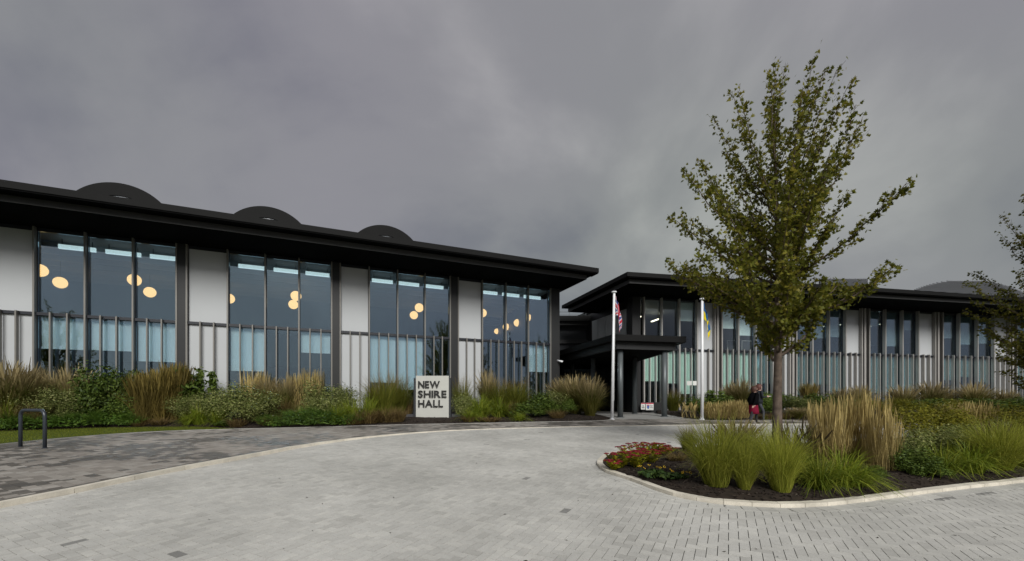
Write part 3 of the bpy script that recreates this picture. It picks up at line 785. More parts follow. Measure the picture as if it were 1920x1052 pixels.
# ---------------- roof-top louvre screens of the entrance-side wing
def louvre(name, x0, x1, y, zb, zt, arch, label):
    o = empty(name, ((x0 + x1) / 2, y, 9.3)); c = (x0 + x1) / 2; hw = (x1 - x0) / 2
    nl = int((zt - zb) / .09); mb = MB(); mbk = MB()
    for k in range(nl):
        z = zb + k * .09; t = (z - zb) / (zt - zb)
        h = hw * math.sqrt(max(0.002, 1 - t * t)) if arch else hw
        mb.add([(-h, 0, z - 9.3), (h, 0, z - 9.3), (h, .10, z + .06 - 9.3), (-h, .10, z + .06 - 9.3), (-h, .01, z - .01 - 9.3), (h, .01, z - .01 - 9.3), (h, .11, z + .05 - 9.3), (-h, .11, z + .05 - 9.3)],
               [(0,1,2,3),(7,6,5,4),(0,4,5,1),(3,2,6,7),(0,3,7,4),(1,5,6,2)])
        mbk.box(-h, h, .16, .2, z - 9.3, z + .092 - 9.3)
    tag(mb.build('louvre_blades', M_louv, o), kind='stuff'); mbk.build('backing', pmat('louvre_backing', (.10,.105,.11), .6) if 'louvre_backing' not in MATS else MATS['louvre_backing'], o)
    if not arch: MB().box(hw - .02, hw, .0, 6, zb - 9.3, zt - 9.3).build('end_panel', M_grey, o)
    return tag(o, label, 'roof screen')
louvre('louvre_screen', at(1538, 41)[0], at(1628, 41)[0], 41.0, 9.25, hz(521, 41), False, 'square grey louvred screen on the roof behind the trees')
louvre('louvre_screen', at(1655, 43)[0], at(1975, 43)[0], 43.0, 9.25, hz(524.5, 43), True, 'arched grey louvred screen curving above the roof edge')

# ================================================================ THINGS
# ---------------- name sign
sx, sy = at(811, 19.7); sz = gf(sy) - .04
SG = empty('name_sign', (sx, sy, sz), RAD(-1.5))
tag(SG, 'upright pale stone sign slab reading NEW SHIRE HALL in dark letters', 'sign')
sw, sh = 1.56, 2.13
f_ = MB().box(-sw/2, sw/2, -.06, .0, .0, sh); o = f_.build('face_panel', M_sign, SG); bevel_box(o.data, .006, 1)
MB().box(-sw/2 - .12, sw/2 + .09, .002, .26, -.04, sh - .1).build('back_slab', pmat('sign_back', (.028, .031, .034), .5), SG)
MB().box(-sw/2 - .55, sw/2 + .5, .262, .9, -.06, .30).box(-sw/2 - .55, sw/2 + .5, .05, .262, -.06, .0).build('concrete_pad', pmat('sign_pad', (.06, .06, .065), .8, var=.2), SG)
def letter_mesh(ch):
    cu = bpy.data.curves.new('letter', 'FONT'); cu.body = ch; cu.size = 1; cu.extrude = .035; cu.offset = .022; cu.resolution_u = 3
    ob = bpy.data.objects.new('letter', cu); COL.objects.link(ob)
    dg = bpy.context.evaluated_depsgraph_get(); me = bpy.data.meshes.new_from_object(ob.evaluated_get(dg))
    bpy.data.objects.remove(ob); bpy.data.curves.remove(cu)
    co = np.array([v.co for v in me.vertices]); return me, co[:, 0].min(), co[:, 0].max(), co[:, 1].min(), co[:, 1].max()
LET = {c: letter_mesh(c) for c in set('NEWSHIRALL')}
# rows: (text, left x, baseline z, cap height, total width) read off the face
def row(text, x0, zb, cap, width):
    ws = [LET[c][2] - LET[c][1] for c in text]; H = LET['H'][4] - LET['H'][3]; sv = cap / H
    gap = .075
    s_ = width / (sum(ws) + gap * (len(text) - 1)); x = x0
    for c, w_ in zip(text, ws):
        me = LET[c][0]; o = link('letter', me, SG)
        if not me.materials: me.materials.append(M_letter)
        o.rotation_euler = (RAD(90), 0, 0); o.scale = (s_, sv, 1)
        o.location = (x - LET[c][1] * s_, -.092, zb - LET['H'][3] * sv); x += (w_ + gap) * s_
u = sw / 585.
row('NEW', -sw/2 + 45*u, sh * (1 - 220/815.), sh * 125/815., 385*u)
row('SHIRE', -sw/2 + 42*u, sh * (1 - 392/815.), sh * 125/815., 505*u)
row('HALL', -sw/2 + 45*u, sh * (1 - 564/815.), sh * 127/815., 440*u)

# ---------------- flagpoles and flags
def flagpole(px, d, ytop, lean, label):
    x, y = at(px, d); z = gz(y); h = hz(ytop, d) - z
    o = empty('flagpole', (x, y, z)); tag(o, label, 'flagpole', None)
    MB().tube([(0, 0, -.05), (lean * h * .5, 0, h * .5), (lean * h, 0, h)], [.075, .062, .05], 16).build('pole', M_pole, o, True)
    MB().tube([(lean * h, 0, h - .01), (lean * h, 0, h + .02), (lean * h, 0, h + .06)], [.07, .13, .12], 16).build('finial', M_pole, o, True)
    MB().tube([(0, 0, -.04), (0, 0, .04)], .13, 16).build('base_plate', M_pole, o)
    MB().tube([(lean*h*.15 + .075, -.03, h * .15), (lean * h + .055, -.03, h - .05)], .006, 6).build('halyard', M_whitep, o)
    return x + lean * h, y, z + h
M_fb = pmat('flag_blue', (.035, .04, .20), .8, spec=.1); M_fw = pmat('flag_white', (.62, .60, .62), .8, spec=.1); M_fr = pmat('flag_red', (.48, .035, .06), .8, spec=.1)
M_ub = pmat('flag_azure', (.02, .10, .26), .8, spec=.1); M_uy = pmat('flag_yellow', (.80, .64, .015), .8, spec=.1)
def union(u, v):                  # u along the fly 0..2, v down the hoist 0..1
    a, b_ = u - 1, v - .5
    if abs(b_) < .1 or abs(a) < .1: return 2
    if abs(b_) < .167 or abs(a) < .167: return 1
    d1 = abs(b_ - a * .5) * .894; d2 = abs(b_ + a * .5) * .894
    if min(d1, d2) < .033: return 2
    if min(d1, d2) < .1: return 1
    return 0
def flag(name, top, H, Lf, drop, wid, colf, mats, label, seed):
    rs = random.Random(seed); nu, nv = 56, 40; mb = MB(); ph = rs.random() * 6
    for i in range(nu + 1):
        u_ = i / nu
        for j in range(nv + 1):
            v_ = j / nv
            env = wid * (1 - math.exp(-u_ * 3.0)) * (.35 + .65 * min(1, (v_ + u_ * .6)))
            x = .06 + env * (.72 + .28 * math.sin(u_ * 15 + v_ * 1.6 + ph)) * min(1, u_ * 8)
            y = -.02 + .10 * math.sin(u_ * 15 + ph + 1.4) * min(1, u_ * 5) * (.5 + .5 * v_)
            z = -v_ * H * (1 - .10 * u_) - drop * u_ ** 1.15
            mb.v.append((x, y, z))
    for i in range(nu):
        for j in range(nv):
            mb.f.append([i*(nv+1)+j, (i+1)*(nv+1)+j, (i+1)*(nv+1)+j+1, i*(nv+1)+j+1]); mb.m.append(colf((i + .5) / nu, (j + .5) / nv))
    o = mb.build(name, mats, None, True); o.location = (top[0], top[1], top[2] - .12)
    sm = o.modifiers.new('thickness', 'SOLIDIFY'); sm.thickness = .004
    return tag(o, label, 'flag')
t1 = flagpole(1147.5, 20.05, 549, .0165, 'white flagpole flying the red, white and blue flag')
flag('flag', t1, .92, 1.5, .98, .38, lambda u, v: union(u * 2, v), [M_fb, M_fw, M_fr], 'limp red, white and blue crossed flag hanging down its pole', 3)
t2 = flagpole(1316.5, 20.1, 562, .0, 'white flagpole flying the blue and yellow flag')
flag('flag', t2, .80, 1.5, 1.15, .40, lambda u, v: 0 if v < .5 else 1, [M_ub, M_uy], 'limp blue and yellow flag hanging down its pole', 8)

# ---------------- cycle stand
x0, y0 = gnd(38.5, 843); x1, y1 = gnd(84, 846); h = .96
CS = empty('cycle_stand', ((x0 + x1) / 2, (y0 + y1) / 2, 0)); tag(CS, 'dark grey tubular hoop cycle stand on the paved footway', 'cycle stand')
hx, hy = (x1 - x0) / 2, (y1 - y0) / 2; R_ = .16; Ln = math.hypot(hx, hy); ux, uy = hx / Ln, hy / Ln
prof = [(-Ln, -.05)] + [(-Ln + R_ - R_ * math.cos(a), h - R_ + R_ * math.sin(a)) for a in np.linspace(0, math.pi/2, 9)] + [(Ln - R_ + R_ * math.sin(a), h - R_ + R_ * math.cos(a)) for a in np.linspace(0, math.pi/2, 9)] + [(Ln, -.05)]
zb = gf((y0 + y1) / 2)
MB().tube([(s_ * ux, s_ * uy, z + zb) for s_, z in prof], .039, 14).build('hoop', M_stand, CS, True)
for s_ in (-Ln, Ln):
    MB().tube([(s_ * ux, s_ * uy, zb - .02), (s_ * ux, s_ * uy, zb + .012)], .06, 14).build('foot_collar', M_stand, CS)

# ---------------- security camera on the end column of the long wing
cc = WL_E + WL_U * (-.12) + WL_N * .16; cz = hz(677, cc[1])
SC = empty('security_camera', (cc[0], cc[1], cz)); tag(SC, 'small white security camera fixed to the dark end column', 'camera')
n_ = Vector((WL_N[0], WL_N[1], 0)); d_ = Vector((.75, -.62, -.25)).normalized()
MB().tube([tuple(-n_ * .03), tuple(n_ * .12)], [.07, .045], 12).build('bracket', M_pole, SC, True)
MB().tube([tuple(n_ * .12 - d_ * .12), tuple(n_ * .12 + d_ * .30)], [.055, .06], 12).build('housing', M_pole, SC, True)
MB().tube([tuple(n_ * .12 + d_ * .30), tuple(n_ * .12 + d_ * .305)], .05, 12).build('lens', M_frame, SC, True)

# ---------------- notices at the porch and the little plates in the bed
def notice(px0, px1, py0, py1, d, label, big):
    X0, X1 = at(px0, d)[0], at(px1, d)[0]; zb_, zt = hz(py1, d), hz(py0, d); w_ = X1 - X0; h_ = zt - zb_
    o = empty('notice_board', ((X0 + X1) / 2, d, zb_)); tag(o, label, 'notice')
    MB().box(-w_/2, w_/2, 0, .03, 0, h_).build('board', M_whitep, o)
    MB().box(-w_/2 + .004, w_/2 - .004, -.004, -.0005, h_ * .84, h_ - .004).build('red_header', M_redp, o)
    if big:
        pts = [(-.36, .74), (-.05, .74), (-.05, .42), (-.12, .22), (-.20, .14), (-.29, .22), (-.36, .42)]
        mb = MB(); mb.add([(a * w_, -.004, b_ * h_) for a, b_ in pts], [tuple(range(7))[::-1]]); mb.build('blue_shield', M_bluep, o)
        MB().box(-.36*w_, -.05*w_, -.007, -.0045, h_*.62, h_*.74).build('shield_band', M_redp, o)
        for k, (a, b_) in enumerate(((.0, .40), (.06, .36), (.0, .42))): MB().box(a*w_, b_*w_, -.004, -.0005, h_*(.62-.15*k), h_*(.68-.15*k)).build('print_line', M_ink, o)
    else:
        for k, (a, b_) in enumerate(((-.15, .15), (-.1, .12), (-.36, .34), (-.3, .3))): MB().box(a*w_, b_*w_, -.004, -.0005, h_*(.60-.13*k), h_*(.68-.13*k)).build('print_line', M_ink, o)
dN = 27.75
notice(1202, 1209.7, 755.5, 768, dN, 'narrow white notice with red header beside the porch post', False)
notice(1211, 1225.5, 755.5, 769, dN, 'wider white notice with red header and blue shield emblem', True)
MB_p = MB().prism([tuple(WR_E - WR_U * .02 + WR_N * .05), tuple(WR_E + WR_U * 1.75 + WR_N * .05), tuple(WR_E + WR_U * 1.75 + WR_N * .30), tuple(WR_E - WR_U * .02 + WR_N * .30)], .75, 1.62)
tag(MB_p.build('plinth_wall', M_dark), 'low dark plinth under the fins beside the porch', 'wall')
px_, d_2 = 1297.0, 23.4; X, Y = at(px_, d_2); zg = bedR(1297, .3)[2]; zt = hz(714.5, d_2)
WP = empty('plate_post', (X, Y, zg)); tag(WP, 'thin post carrying two small blank white plates in the porch-side bed', 'sign')
MB().tube([(0, 0, -.1), (0, 0, zt - zg)], .028, 8).build('post', M_fin2, WP)
for s_ in (-1, 1):
    o = MB().box(-.13, .13, -.01, .01, -.24, 0).build('plate', M_whitep, WP); o.location = (s_ * .145, -.04, zt - zg); o.rotation_euler = (0, 0, s_ * .35)

# ---------------- two people walking past the porch bed
def skin(name, V, Ed, mats, matfn, parent, levels=2):
    me = bpy.data.meshes.new(name); bm = bmesh.new(); lay_ = bm.verts.layers.skin.verify()
    vs = []
    for i, (p, r) in enumerate(V):
        v = bm.verts.new(p); v[lay_].radius = r if isinstance(r, tuple) else (r, r); v[lay_].use_root = (i == 0); vs.append(v)
    for a, b_ in Ed: bm.edges.new((vs[a], vs[b_]))
    bm.to_mesh(me); bm.free(); ob = bpy.data.objects.new(name, me); COL.objects.link(ob)
    ob.modifiers.new('skin', 'SKIN'); s2 = ob.modifiers.new('sub', 'SUBSURF'); s2.levels = levels; s2.render_levels = levels
    dg = bpy.context.evaluated_depsgraph_get(); m2 = bpy.data.meshes.new_from_object(ob.evaluated_get(dg)); bpy.data.objects.remove(ob)
    m2.materials.clear()
    for m in mats: m2.materials.append(m)
    for p in m2.polygons: p.material_index = matfn(p.center); p.use_smooth = True
    return link(name, m2, parent)
M_skin = pmat('skin', (.50, .32, .25), .55); M_tights = pmat('black_tights', (.012, .011, .013), .7); M_jacket = pmat('black_jacket', (.004, .004, .005), .95, spec=.05)
M_skirt = pmat('dark_red_cloth', (.17, .008, .028), .85, spec=.15); M_hair = pmat('brown_hair', (.060, .022, .012), .6); M_hair2 = pmat('red_brown_hair', (.10, .032, .022), .6)
M_trou = pmat('slate_trousers', (.05, .052, .065), .85); M_shoe = pmat('dark_shoe', (.02, .016, .013), .5); M_shoe2 = pmat('pale_shoe', (.35, .31, .25), .6); M_coat2 = pmat('navy_coat', (.010, .013, .018), .85)
M_pap = pmat('paper', (.55, .55, .50), .7)
def ring_shell(rings, n, mat, name, parent):
    mb = MB()
    for cx, cy, cz_, rx, ry in rings:
        for k in range(n):
            a = 2 * math.pi * k / n; wv = 1 + .04 * math.sin(a * 5 + cz_ * 9)
            mb.v.append((cx + rx * wv * math.cos(a), cy + ry * wv * math.sin(a), cz_))
    for i in range(len(rings) - 1):
        for k in range(n): mb.f.append([i*n+k, i*n+(k+1)%n, (i+1)*n+(k+1)%n, (i+1)*n+k]); mb.m.append(0)
    mb.f.append(list(range(n))[::-1]); mb.m.append(0); mb.f.append(list(range((len(rings)-1)*n, len(rings)*n))); mb.m.append(0)
    return mb.build(name, mat, parent, True)
def person(px, d, height, arms, mats, label, step, zfn):
    x, y = at(px, d); s = height / 1.68
    P = empty('person', (x, y, gf(y) - .005)); P.scale = (s, s, s); tag(P, label, 'person')
    # facing +x; left side +y. joints: (position, radius)
    V = [((0,0,.92),(.15,.12)), ((.02,0,1.10),(.14,.115)), ((.03,0,1.28),(.165,.12)), ((.03,0,1.40),(.10,.09)), ((.045,0,1.46),(.055,.055)), ((.075,0,1.545),(.085,.08)), ((.08,0,1.61),(.085,.08))]
    Ed = [(0,1),(1,2),(2,3),(3,4),(4,5),(5,6)]
    V += [((.155,0,1.545),(.022,.018))]; Ed += [(5,7)]                                   # nose and brow
    for sd, st in ((1, step), (-1, -step)):
        b0 = len(V); kn = (.10 if st > 0 else -.04)
        V += [((0,.09*sd,.84),.085), ((kn*.9+st*.12,.09*sd,.50),.058), ((st*.30-.04,.09*sd,.12 if st < 0 else .09),.040), ((st*.30+.00,.09*sd,.045 if st > 0 else .07),.042), ((st*.30+.14,.09*sd,.03),.032)]
        Ed += [(0,b0),(b0,b0+1),(b0+1,b0+2),(b0+2,b0+3),(b0+3,b0+4)]
    for sd, (el, wr) in ((1, arms[0]), (-1, arms[1])):
        b0 = len(V); el = Vector(el); wr = Vector(wr); dv = (wr - el).normalized()
        V += [((.03,.19*sd,1.37),.062), (tuple(el),.050), (tuple(wr),.032), (tuple(wr + dv*.06),.030)]
        Ed += [(3,b0),(b0,b0+1),(b0+1,b0+2),(b0+2,b0+3)]
        sdv = dv.cross(Vector((0, 1, 0))).normalized()
        for k in range(5):                                                               # four fingers and a thumb
            off = sdv * ((k - 1.5) * .017) if k < 4 else sdv * .045
            b1 = len(V); ln = (.055, .065, .06, .048, .035)[k]; bs = wr + dv * (.085 if k < 4 else .05) + off
            V += [(tuple(bs), .010), (tuple(bs + dv * ln * .6 + Vector((.006, 0, -.004))), .009), (tuple(bs + dv * ln + Vector((.014, 0, -.012))), .008)]
            Ed += [(b0+3,b1),(b1,b1+1),(b1+1,b1+2)]
    skin('body', V, Ed, mats, zfn, P)
    return P
def z1(c):
    if c.z > 1.415: return 0
    if c.z < .095: return 3
    if c.z < .72: return 2
    if c.z < .82 and abs(c.y) > .14: return 0
    return 1
arms1 = (((-.10,.25,1.10), (-.04,.26,.86)), ((-.06,-.26,1.10), (-.16,-.27,.86)))
d1 = EYE * F / (795.3 - GH)
P1 = person(1413, d1, 1.60, arms1, [M_skin, M_jacket, M_tights, M_shoe], 'person in black jacket and dark red skirt walking along the footway', .75, z1)
ring_shell([(.02,0,.45,.20,.20),(.0,0,.60,.205,.19),(.0,0,.80,.19,.165),(.01,0,.98,.165,.14)], 28, M_skirt, 'skirt', P1)
ring_shell([(.0,0,.86,.21,.185),(.0,0,1.0,.20,.175),(.015,0,1.2,.20,.175),(.03,0,1.34,.185,.19),(.04,0,1.43,.09,.09)], 28, M_jacket, 'jacket', P1)
def hair(parent, mat, dz=0, lowz=1.43):
    mb = MB(); n = 22; rings = 14
    for i in range(rings + 1):
        t = i / rings; z = 1.71 - (1.71 - lowz) * t
        r = .125 * math.sqrt(max(0, 1 - (1 - min(1, t / .45)) ** 2)) * (1 + .12 * math.sin(t * 3)) * (1 if t < .85 else 1 - (t - .85) * 2.2)
        for k in range(n):
            a = 2 * math.pi * k / n; rr = r * (1 + .08 * math.sin(k * 2.3 + i * 1.1)); fx = math.cos(a)
            xx = .05 + rr * fx * (1.0 if fx < 0 else (.95 if t < .3 else .35)); mb.v.append((xx - (.02 if fx < 0 else 0), rr * .95 * math.sin(a), z))
    for i in range(rings):
        for k in range(n): mb.f.append([i*n+k, (i+1)*n+k, (i+1)*n+(k+1)%n, i*n+(k+1)%n]); mb.m.append(0)
    return mb.build('hair', mat, parent, True)
hair(P1, M_hair, 0, 1.40)
def z2(c):
    if c.z > 1.415: return 0
    if c.z < .095: return 3
    if c.z < .88 and abs(c.y) < .17: return 2
    if c.x > .30 and c.z > .9: return 0
    return 1
arms2 = (((.02,.26,1.10), (.26,.20,1.12)), ((.06,-.25,1.10), (.28,-.16,1.14)))
P2 = person(1421.5, d1 + .75, 1.68, arms2, [M_skin, M_coat2, M_trou, M_shoe2], 'person in navy coat and slate trousers holding papers, behind the red skirt', -.75, z2)
ring_shell([(.0,0,.84,.20,.175),(.0,0,1.0,.185,.165),(.015,0,1.2,.19,.17),(.03,0,1.34,.18,.185),(.04,0,1.43,.085,.085)], 28, M_coat2, 'coat', P2)
hair(P2, M_hair2, 0, 1.42)
xh, yh = at(1421.5, d1 + .75)
pp = MB(); pp.box(-.12, .12, -.09, .09, -.003, .003); o = pp.build('papers', M_pap); o.location = (xh + .43, yh, gf(yh) + 1.14); o.rotation_euler = (.1, -.25, 0)
tag(o, 'pale folded papers held out by the person in navy', 'papers')

# ================================================================ TREES
M_leaf = leafmat('tree_leaves', (.062, .074, .012), (.115, .128, .022), (.20, .18, .036), trans=.42)
def tree_meshes(seed, H, env, nl, dz=0):
    """upright young maple: env(z) = crown radius at height z; returns trunk mesh and leaf mesh"""
    r = random.Random(seed); tr = MB(); lv = []
    top = H * .80
    path = [(0, 0, -.15)] + [(math.sin(z * 1.7 + seed) * .035 * z / 3, math.cos(z * 1.3 + seed) * .03 * z / 3, z) for z in np.linspace(0, top, 16)]
    def trad(z): return .112 * (1 - .86 * max(0, z) / top) ** .95 + (.05 * math.exp(-max(z, 0) * 5))
    tr.tube(path, [trad(p[2]) for p in path], 12)
    def ptrunk(z):
        i = min(int(z / top * 15), 14); a, b_ = Vector(path[i + 1]), Vector(path[i + 2]); t = (z - a.z) / (b_.z - a.z); return a.lerp(b_, t)
    def twig(p, d, ln, rad, dens, lvl):
        n = 6 if lvl == 0 else 4; pts = [p]; dd = d.copy(); q = p.copy()
        for k in range(n):
            dd = (dd + Vector((r.gauss(0, .09), r.gauss(0, .09), .10 + r.gauss(0, .06)))).normalized()
            q = q + dd * ln / n; pts.append(q.copy())
        tr.tube(pts, [max(.003, rad * (1 - .85 * k / n)) for k in range(n + 1)], 6 if lvl == 0 else (5 if lvl == 1 else 3), cap=False)
        return pts
    def leaves(pts, n, t0=.15):
        for _ in range(n):
            t = t0 + (1 - t0) * r.random(); f = t * (len(pts) - 1); i = min(int(f), len(pts) - 2)
            lv.append(pts[i].lerp(pts[i + 1], f - i) + Vector((r.gauss(0, .055), r.gauss(0, .055), r.gauss(0, .055) - .02)))
    ga = 2.399; k0 = r.random() * 6
    us = [(k + .5) / nl for k in range(nl)]; r.shuffle(us)
    for k, u_ in enumerate(us):                       # straight ascending limbs fanning out to the crown's outline
        a = k0 + k * ga + r.gauss(0, .2); zt = 3.15 + 5.75 * u_ + r.gauss(0, .12); inner = .55 if k % 4 == 3 else 1.0
        rt = env(zt, a) * inner * r.uniform(.88, 1.06); zb_ = min(2.25 + (zt - 3.0) * .64 + r.uniform(-.25, .25), top - .3)
        if not dz and zt < 3.8 and math.cos(a + .35) < -.55: continue          # browsed clear above the footway side
        if dz: zt += dz * (1 - u_) ; zb_ = max(1.2, zb_ + dz * (1 - u_))
        p = ptrunk(zb_); tip = Vector((math.cos(a) * rt, math.sin(a) * rt, zt)); ln = (tip - p).length; d = (tip - p).normalized()
        n = 7; main = []
        for q in range(n + 1):
            t = q / n; bow = math.sin(t * math.pi) * .07 * ln
            main.append(p.lerp(tip, t) + Vector((r.gauss(0, .025), r.gauss(0, .025), -bow + r.gauss(0, .02))) * (1 if q else 0))
        rb_ = trad(zb_) * .42 + .006
        tr.tube(main, [max(.0035, rb_ * (1 - .86 * q / n)) for q in range(n + 1)], 6, cap=False)
        dn = .98 - .56 * u_
        leaves(main, int(ln * 20 * dn), .35)
        ns = int(ln * 8.5)
        for j in range(ns):
            t = .14 + .86 * (j + r.random()) / ns; fi = t * n; i = min(int(fi), n - 1)
            b0 = main[i].lerp(main[i + 1], fi - i); dv = (main[i + 1] - main[i]).normalized()
            side = Vector((r.gauss(0, 1), r.gauss(0, 1), r.gauss(0, .6))); side = (side - dv * side.dot(dv)).normalized()
            l2 = (.12 + .34 * r.random()) * (1.25 - .55 * t) * (1.15 - .45 * u_)
            d2 = (dv * .75 + side * r.uniform(.4, .9) + Vector((0, 0, .15))).normalized()
            sub = twig(b0, d2, l2, .0055, 1, 1); leaves(sub, int((l2 * 46 + 2) * dn))
            if r.random() < .5:
                ss = twig(sub[2], (d2 * .6 + Vector((r.gauss(0, .6), r.gauss(0, .6), r.gauss(0, .3)))).normalized(), r.uniform(.1, .25), .0035, 1, 2); leaves(ss, int(9 * dn))
    # leader shoots
    for q in range(6):
        p = ptrunk(top * (.9 + .1 * q / 5) - .02); a = r.random() * 6.28; sp = .22 if q > 2 else .4
        main = twig(p, Vector((math.cos(a) * sp, math.sin(a) * sp, 1)).normalized(), (H - p.z) * r.uniform(.7, 1.0), .014, 1, 1); leaves(main, 34)
        for j in range(9):
            fi = r.uniform(.1, .95) * (len(main) - 1); i = min(int(fi), len(main) - 2)
            ss = twig(main[i].lerp(main[i + 1], fi - i), Vector((r.gauss(0, .5), r.gauss(0, .5), .6)).normalized(), r.uniform(.12, .3), .004, 1, 2); leaves(ss, 5)
    # five-lobed leaves
    lm = MB()
    shape = [(0, -.32), (.22, -.30), (.50, -.10), (.24, .02), (.40, .34), (.14, .22), (0, .60), (-.14, .22), (-.40, .34), (-.24, .02), (-.50, -.10), (-.22, -.30)]
    for p in lv:
        s_ = r.uniform(.065, .115); m = Matrix.Rotation(r.random() * 6.28, 3, 'Z') @ Matrix.Rotation(r.gauss(.9, .5), 3, 'X') @ Matrix.Rotation(r.gauss(0, .5), 3, 'Y')
        fold = r.uniform(.05, .3)
        o = len(lm.v); lm.v.append(tuple(p))
        for a, b_ in shape: lm.v.append(tuple(p + m @ Vector((a * s_, b_ * s_, -abs(a) * fold * s_))))
        for q in range(12): lm.f.append([o, o + 1 + q, o + 1 + (q + 1) % 12]); lm.m.append(0)
    return tr.mesh('trunk', M_bark, True), lm.mesh('crown', M_leaf), len(lv)
def env1(z, a):
    pts = [(2.8, 1.5), (3.3, 1.95), (4.2, 2.45), (5.0, 2.7), (6.3, 2.4), (7.4, 2.0), (8.3, 1.5), (8.9, .95), (9.4, .4)]
    rr = interp_curve(pts, z, None); return rr * .95 * (1 - .13 * max(0, math.cos(a + .35)) + .06 * math.sin(a * 3 + z))
trunk1, crown1, nlv = tree_meshes(11, 9.1, env1, 72)
def env2(z, a): return env1(z, a + 1) * 1.08
trunk2, crown2, nlv2 = tree_meshes(29, 8.8, env2, 62, -.9)
print('leaves', nlv, nlv2)
def tree(tm, cm, loc, rz, s, label):
    o = empty('maple_tree', loc, rz); o.scale = (s, s, s)
    link('trunk', tm, o); tag(link('crown', cm, o), kind='stuff'); return tag(o, label, 'tree')
x, y = at(1458, 10.0)
tree(trunk1, crown1, (x, y, gz(y) + .12), RAD(20), 1.0, 'young upright maple with sparse top growing in the kerbed island')
x, y = at(1998, 13.2)
tree(trunk2, crown2, (x, y, gz(y) + .12), RAD(200), .93, 'maple overhanging the far end of the finned wing, trunk out of view')
tree(trunk2, crown2, (-19.3, -3.0, gz(-3) - .05), RAD(80), 1.0, 'maple mirrored in the long wing glass, standing before its far end')
tree(trunk1, crown1, (15.5, 4.0, gz(4) - .05), RAD(140), .95, 'maple mirrored in the finned wing glass, standing off beside the road')
tree(trunk2, crown2, (26.0, 6.0, gz(6) - .05), RAD(250), 1.0, 'maple farther along the road, mirrored in the finned wing glass')

# ================================================================ PLANTS  (unit height, unit width meshes, scaled to each place)
def blades(seed, n, base, lean, droop, width, lean_p=1.0, hmin=.55, K=6, plume=0.0, plume_w=3.0):
    R = np.random.default_rng(seed)
    ph = R.uniform(0, 2*np.pi, n); rb = base * np.sqrt(R.uniform(0, 1, n)); L_ = R.uniform(hmin, 1.0, n)
    th = lean * R.uniform(0, 1, n) ** lean_p + .02; dr_ = droop * R.uniform(.5, 1.3, n) * (.3 + th)
    az = ph + R.normal(0, .7, n)
    t = np.linspace(0, 1, K)[None, :]
    s = L_[:, None] * t
    rad = s * np.sin(th)[:, None] + dr_[:, None] * L_[:, None] * t ** 2.2 * .75
    zz_ = s * np.cos(th)[:, None] - dr_[:, None] * L_[:, None] * t ** 2.8 * .62
    bx = rb * np.cos(ph); by = rb * np.sin(ph)
    X = bx[:, None] + rad * np.cos(az)[:, None]; Y = by[:, None] + rad * np.sin(az)[:, None]
    X += R.normal(0, .035, n)[:, None] * np.sin(t * 5); Y += R.normal(0, .035, n)[:, None] * np.sin(t * 5 + 1)
    wd = width * R.uniform(.6, 1.3, n)[:, None] * (np.clip(1 - t, 0, 1) ** .55 * .85 + .12)
    if plume > 0:
        isp = (R.uniform(0, 1, n) < plume)[:, None]
        pw = width * plume_w * np.exp(-((t - .82) / .14) ** 2)
        wd = np.where(isp, width * .35 + pw * R.uniform(.6, 1.2, n)[:, None], wd)
    wa = az + np.pi / 2 + R.normal(0, .7, n)
    ox = np.cos(wa)[:, None] * wd; oy = np.sin(wa)[:, None] * wd
    V = np.stack([np.stack([X - ox, Y - oy, zz_], -1), np.stack([X + ox, Y + oy, zz_], -1)], 2).reshape(-1, 3)
    b_ = (np.arange(n) * 2 * K)[:, None] + 2 * np.arange(K - 1)[None, :]
    Fq = np.stack([b_, b_ + 1, b_ + 3, b_ + 2], -1).reshape(-1, 4)
    return V, Fq
def norm_mesh(name, VF, mat, xyr=None):
    V = np.concatenate([v for v, f in VF]); off = 0; Fs = []
    for v, f in VF: Fs += (f + off).tolist(); off += len(v)
    V = V.copy(); zt = np.percentile(V[:, 2], 98.5); rr = np.percentile(np.hypot(V[:, 0], V[:, 1]), 94)
    V[:, 2] = np.where(V[:, 2] < -.03 * zt, -.03 * zt, V[:, 2]) / zt; V[:, :2] /= (2 * rr)
    me = bpy.data.meshes.new(name); me.from_pydata(V.tolist(), [], Fs); me.materials.append(mat); me.update(); return me
def leafball(seed, n, size, lobes, aspect=.5, up=.6, shell=.55):
    """leaves through overlapping lobes; lobes = (x,y,z,rx,rz)"""
    R = np.random.default_rng(seed); lobes = np.array(lobes); pick = R.choice(len(lobes), n, p=(lobes[:, 3]**2*lobes[:, 4])/np.sum(lobes[:, 3]**2*lobes[:, 4]))
    d = R.normal(0, 1, (n, 3)); d /= np.linalg.norm(d, axis=1)[:, None]; rr = (shell + (1 - shell) * R.uniform(0, 1, n)) * R.uniform(.75, 1.12, n)
    lb = lobes[pick]; P = lb[:, :3] + d * rr[:, None] * np.stack([lb[:, 3], lb[:, 3], lb[:, 4]], 1); P[:, 2] = np.maximum(P[:, 2], R.uniform(0, .08, n))
    nrm = d * .7 + np.array([0, 0, up]) + R.normal(0, .45, (n, 3)); nrm /= np.linalg.norm(nrm, axis=1)[:, None]
    t = np.cross(nrm, R.normal(0, 1, (n, 3))); t /= np.linalg.norm(t, axis=1)[:, None]; b_ = np.cross(nrm, t)
    s = size * R.uniform(.6, 1.3, n)[:, None]
    V = np.stack([P - t * s, P + b_ * s * aspect - nrm * s * .1, P + t * s * 1.1 - nrm * s * .25, P - b_ * s * aspect - nrm * s * .1], 1).reshape(-1, 3)
    return V, (np.arange(n)[:, None] * 4 + np.arange(4)[None]).reshape(-1, 4)
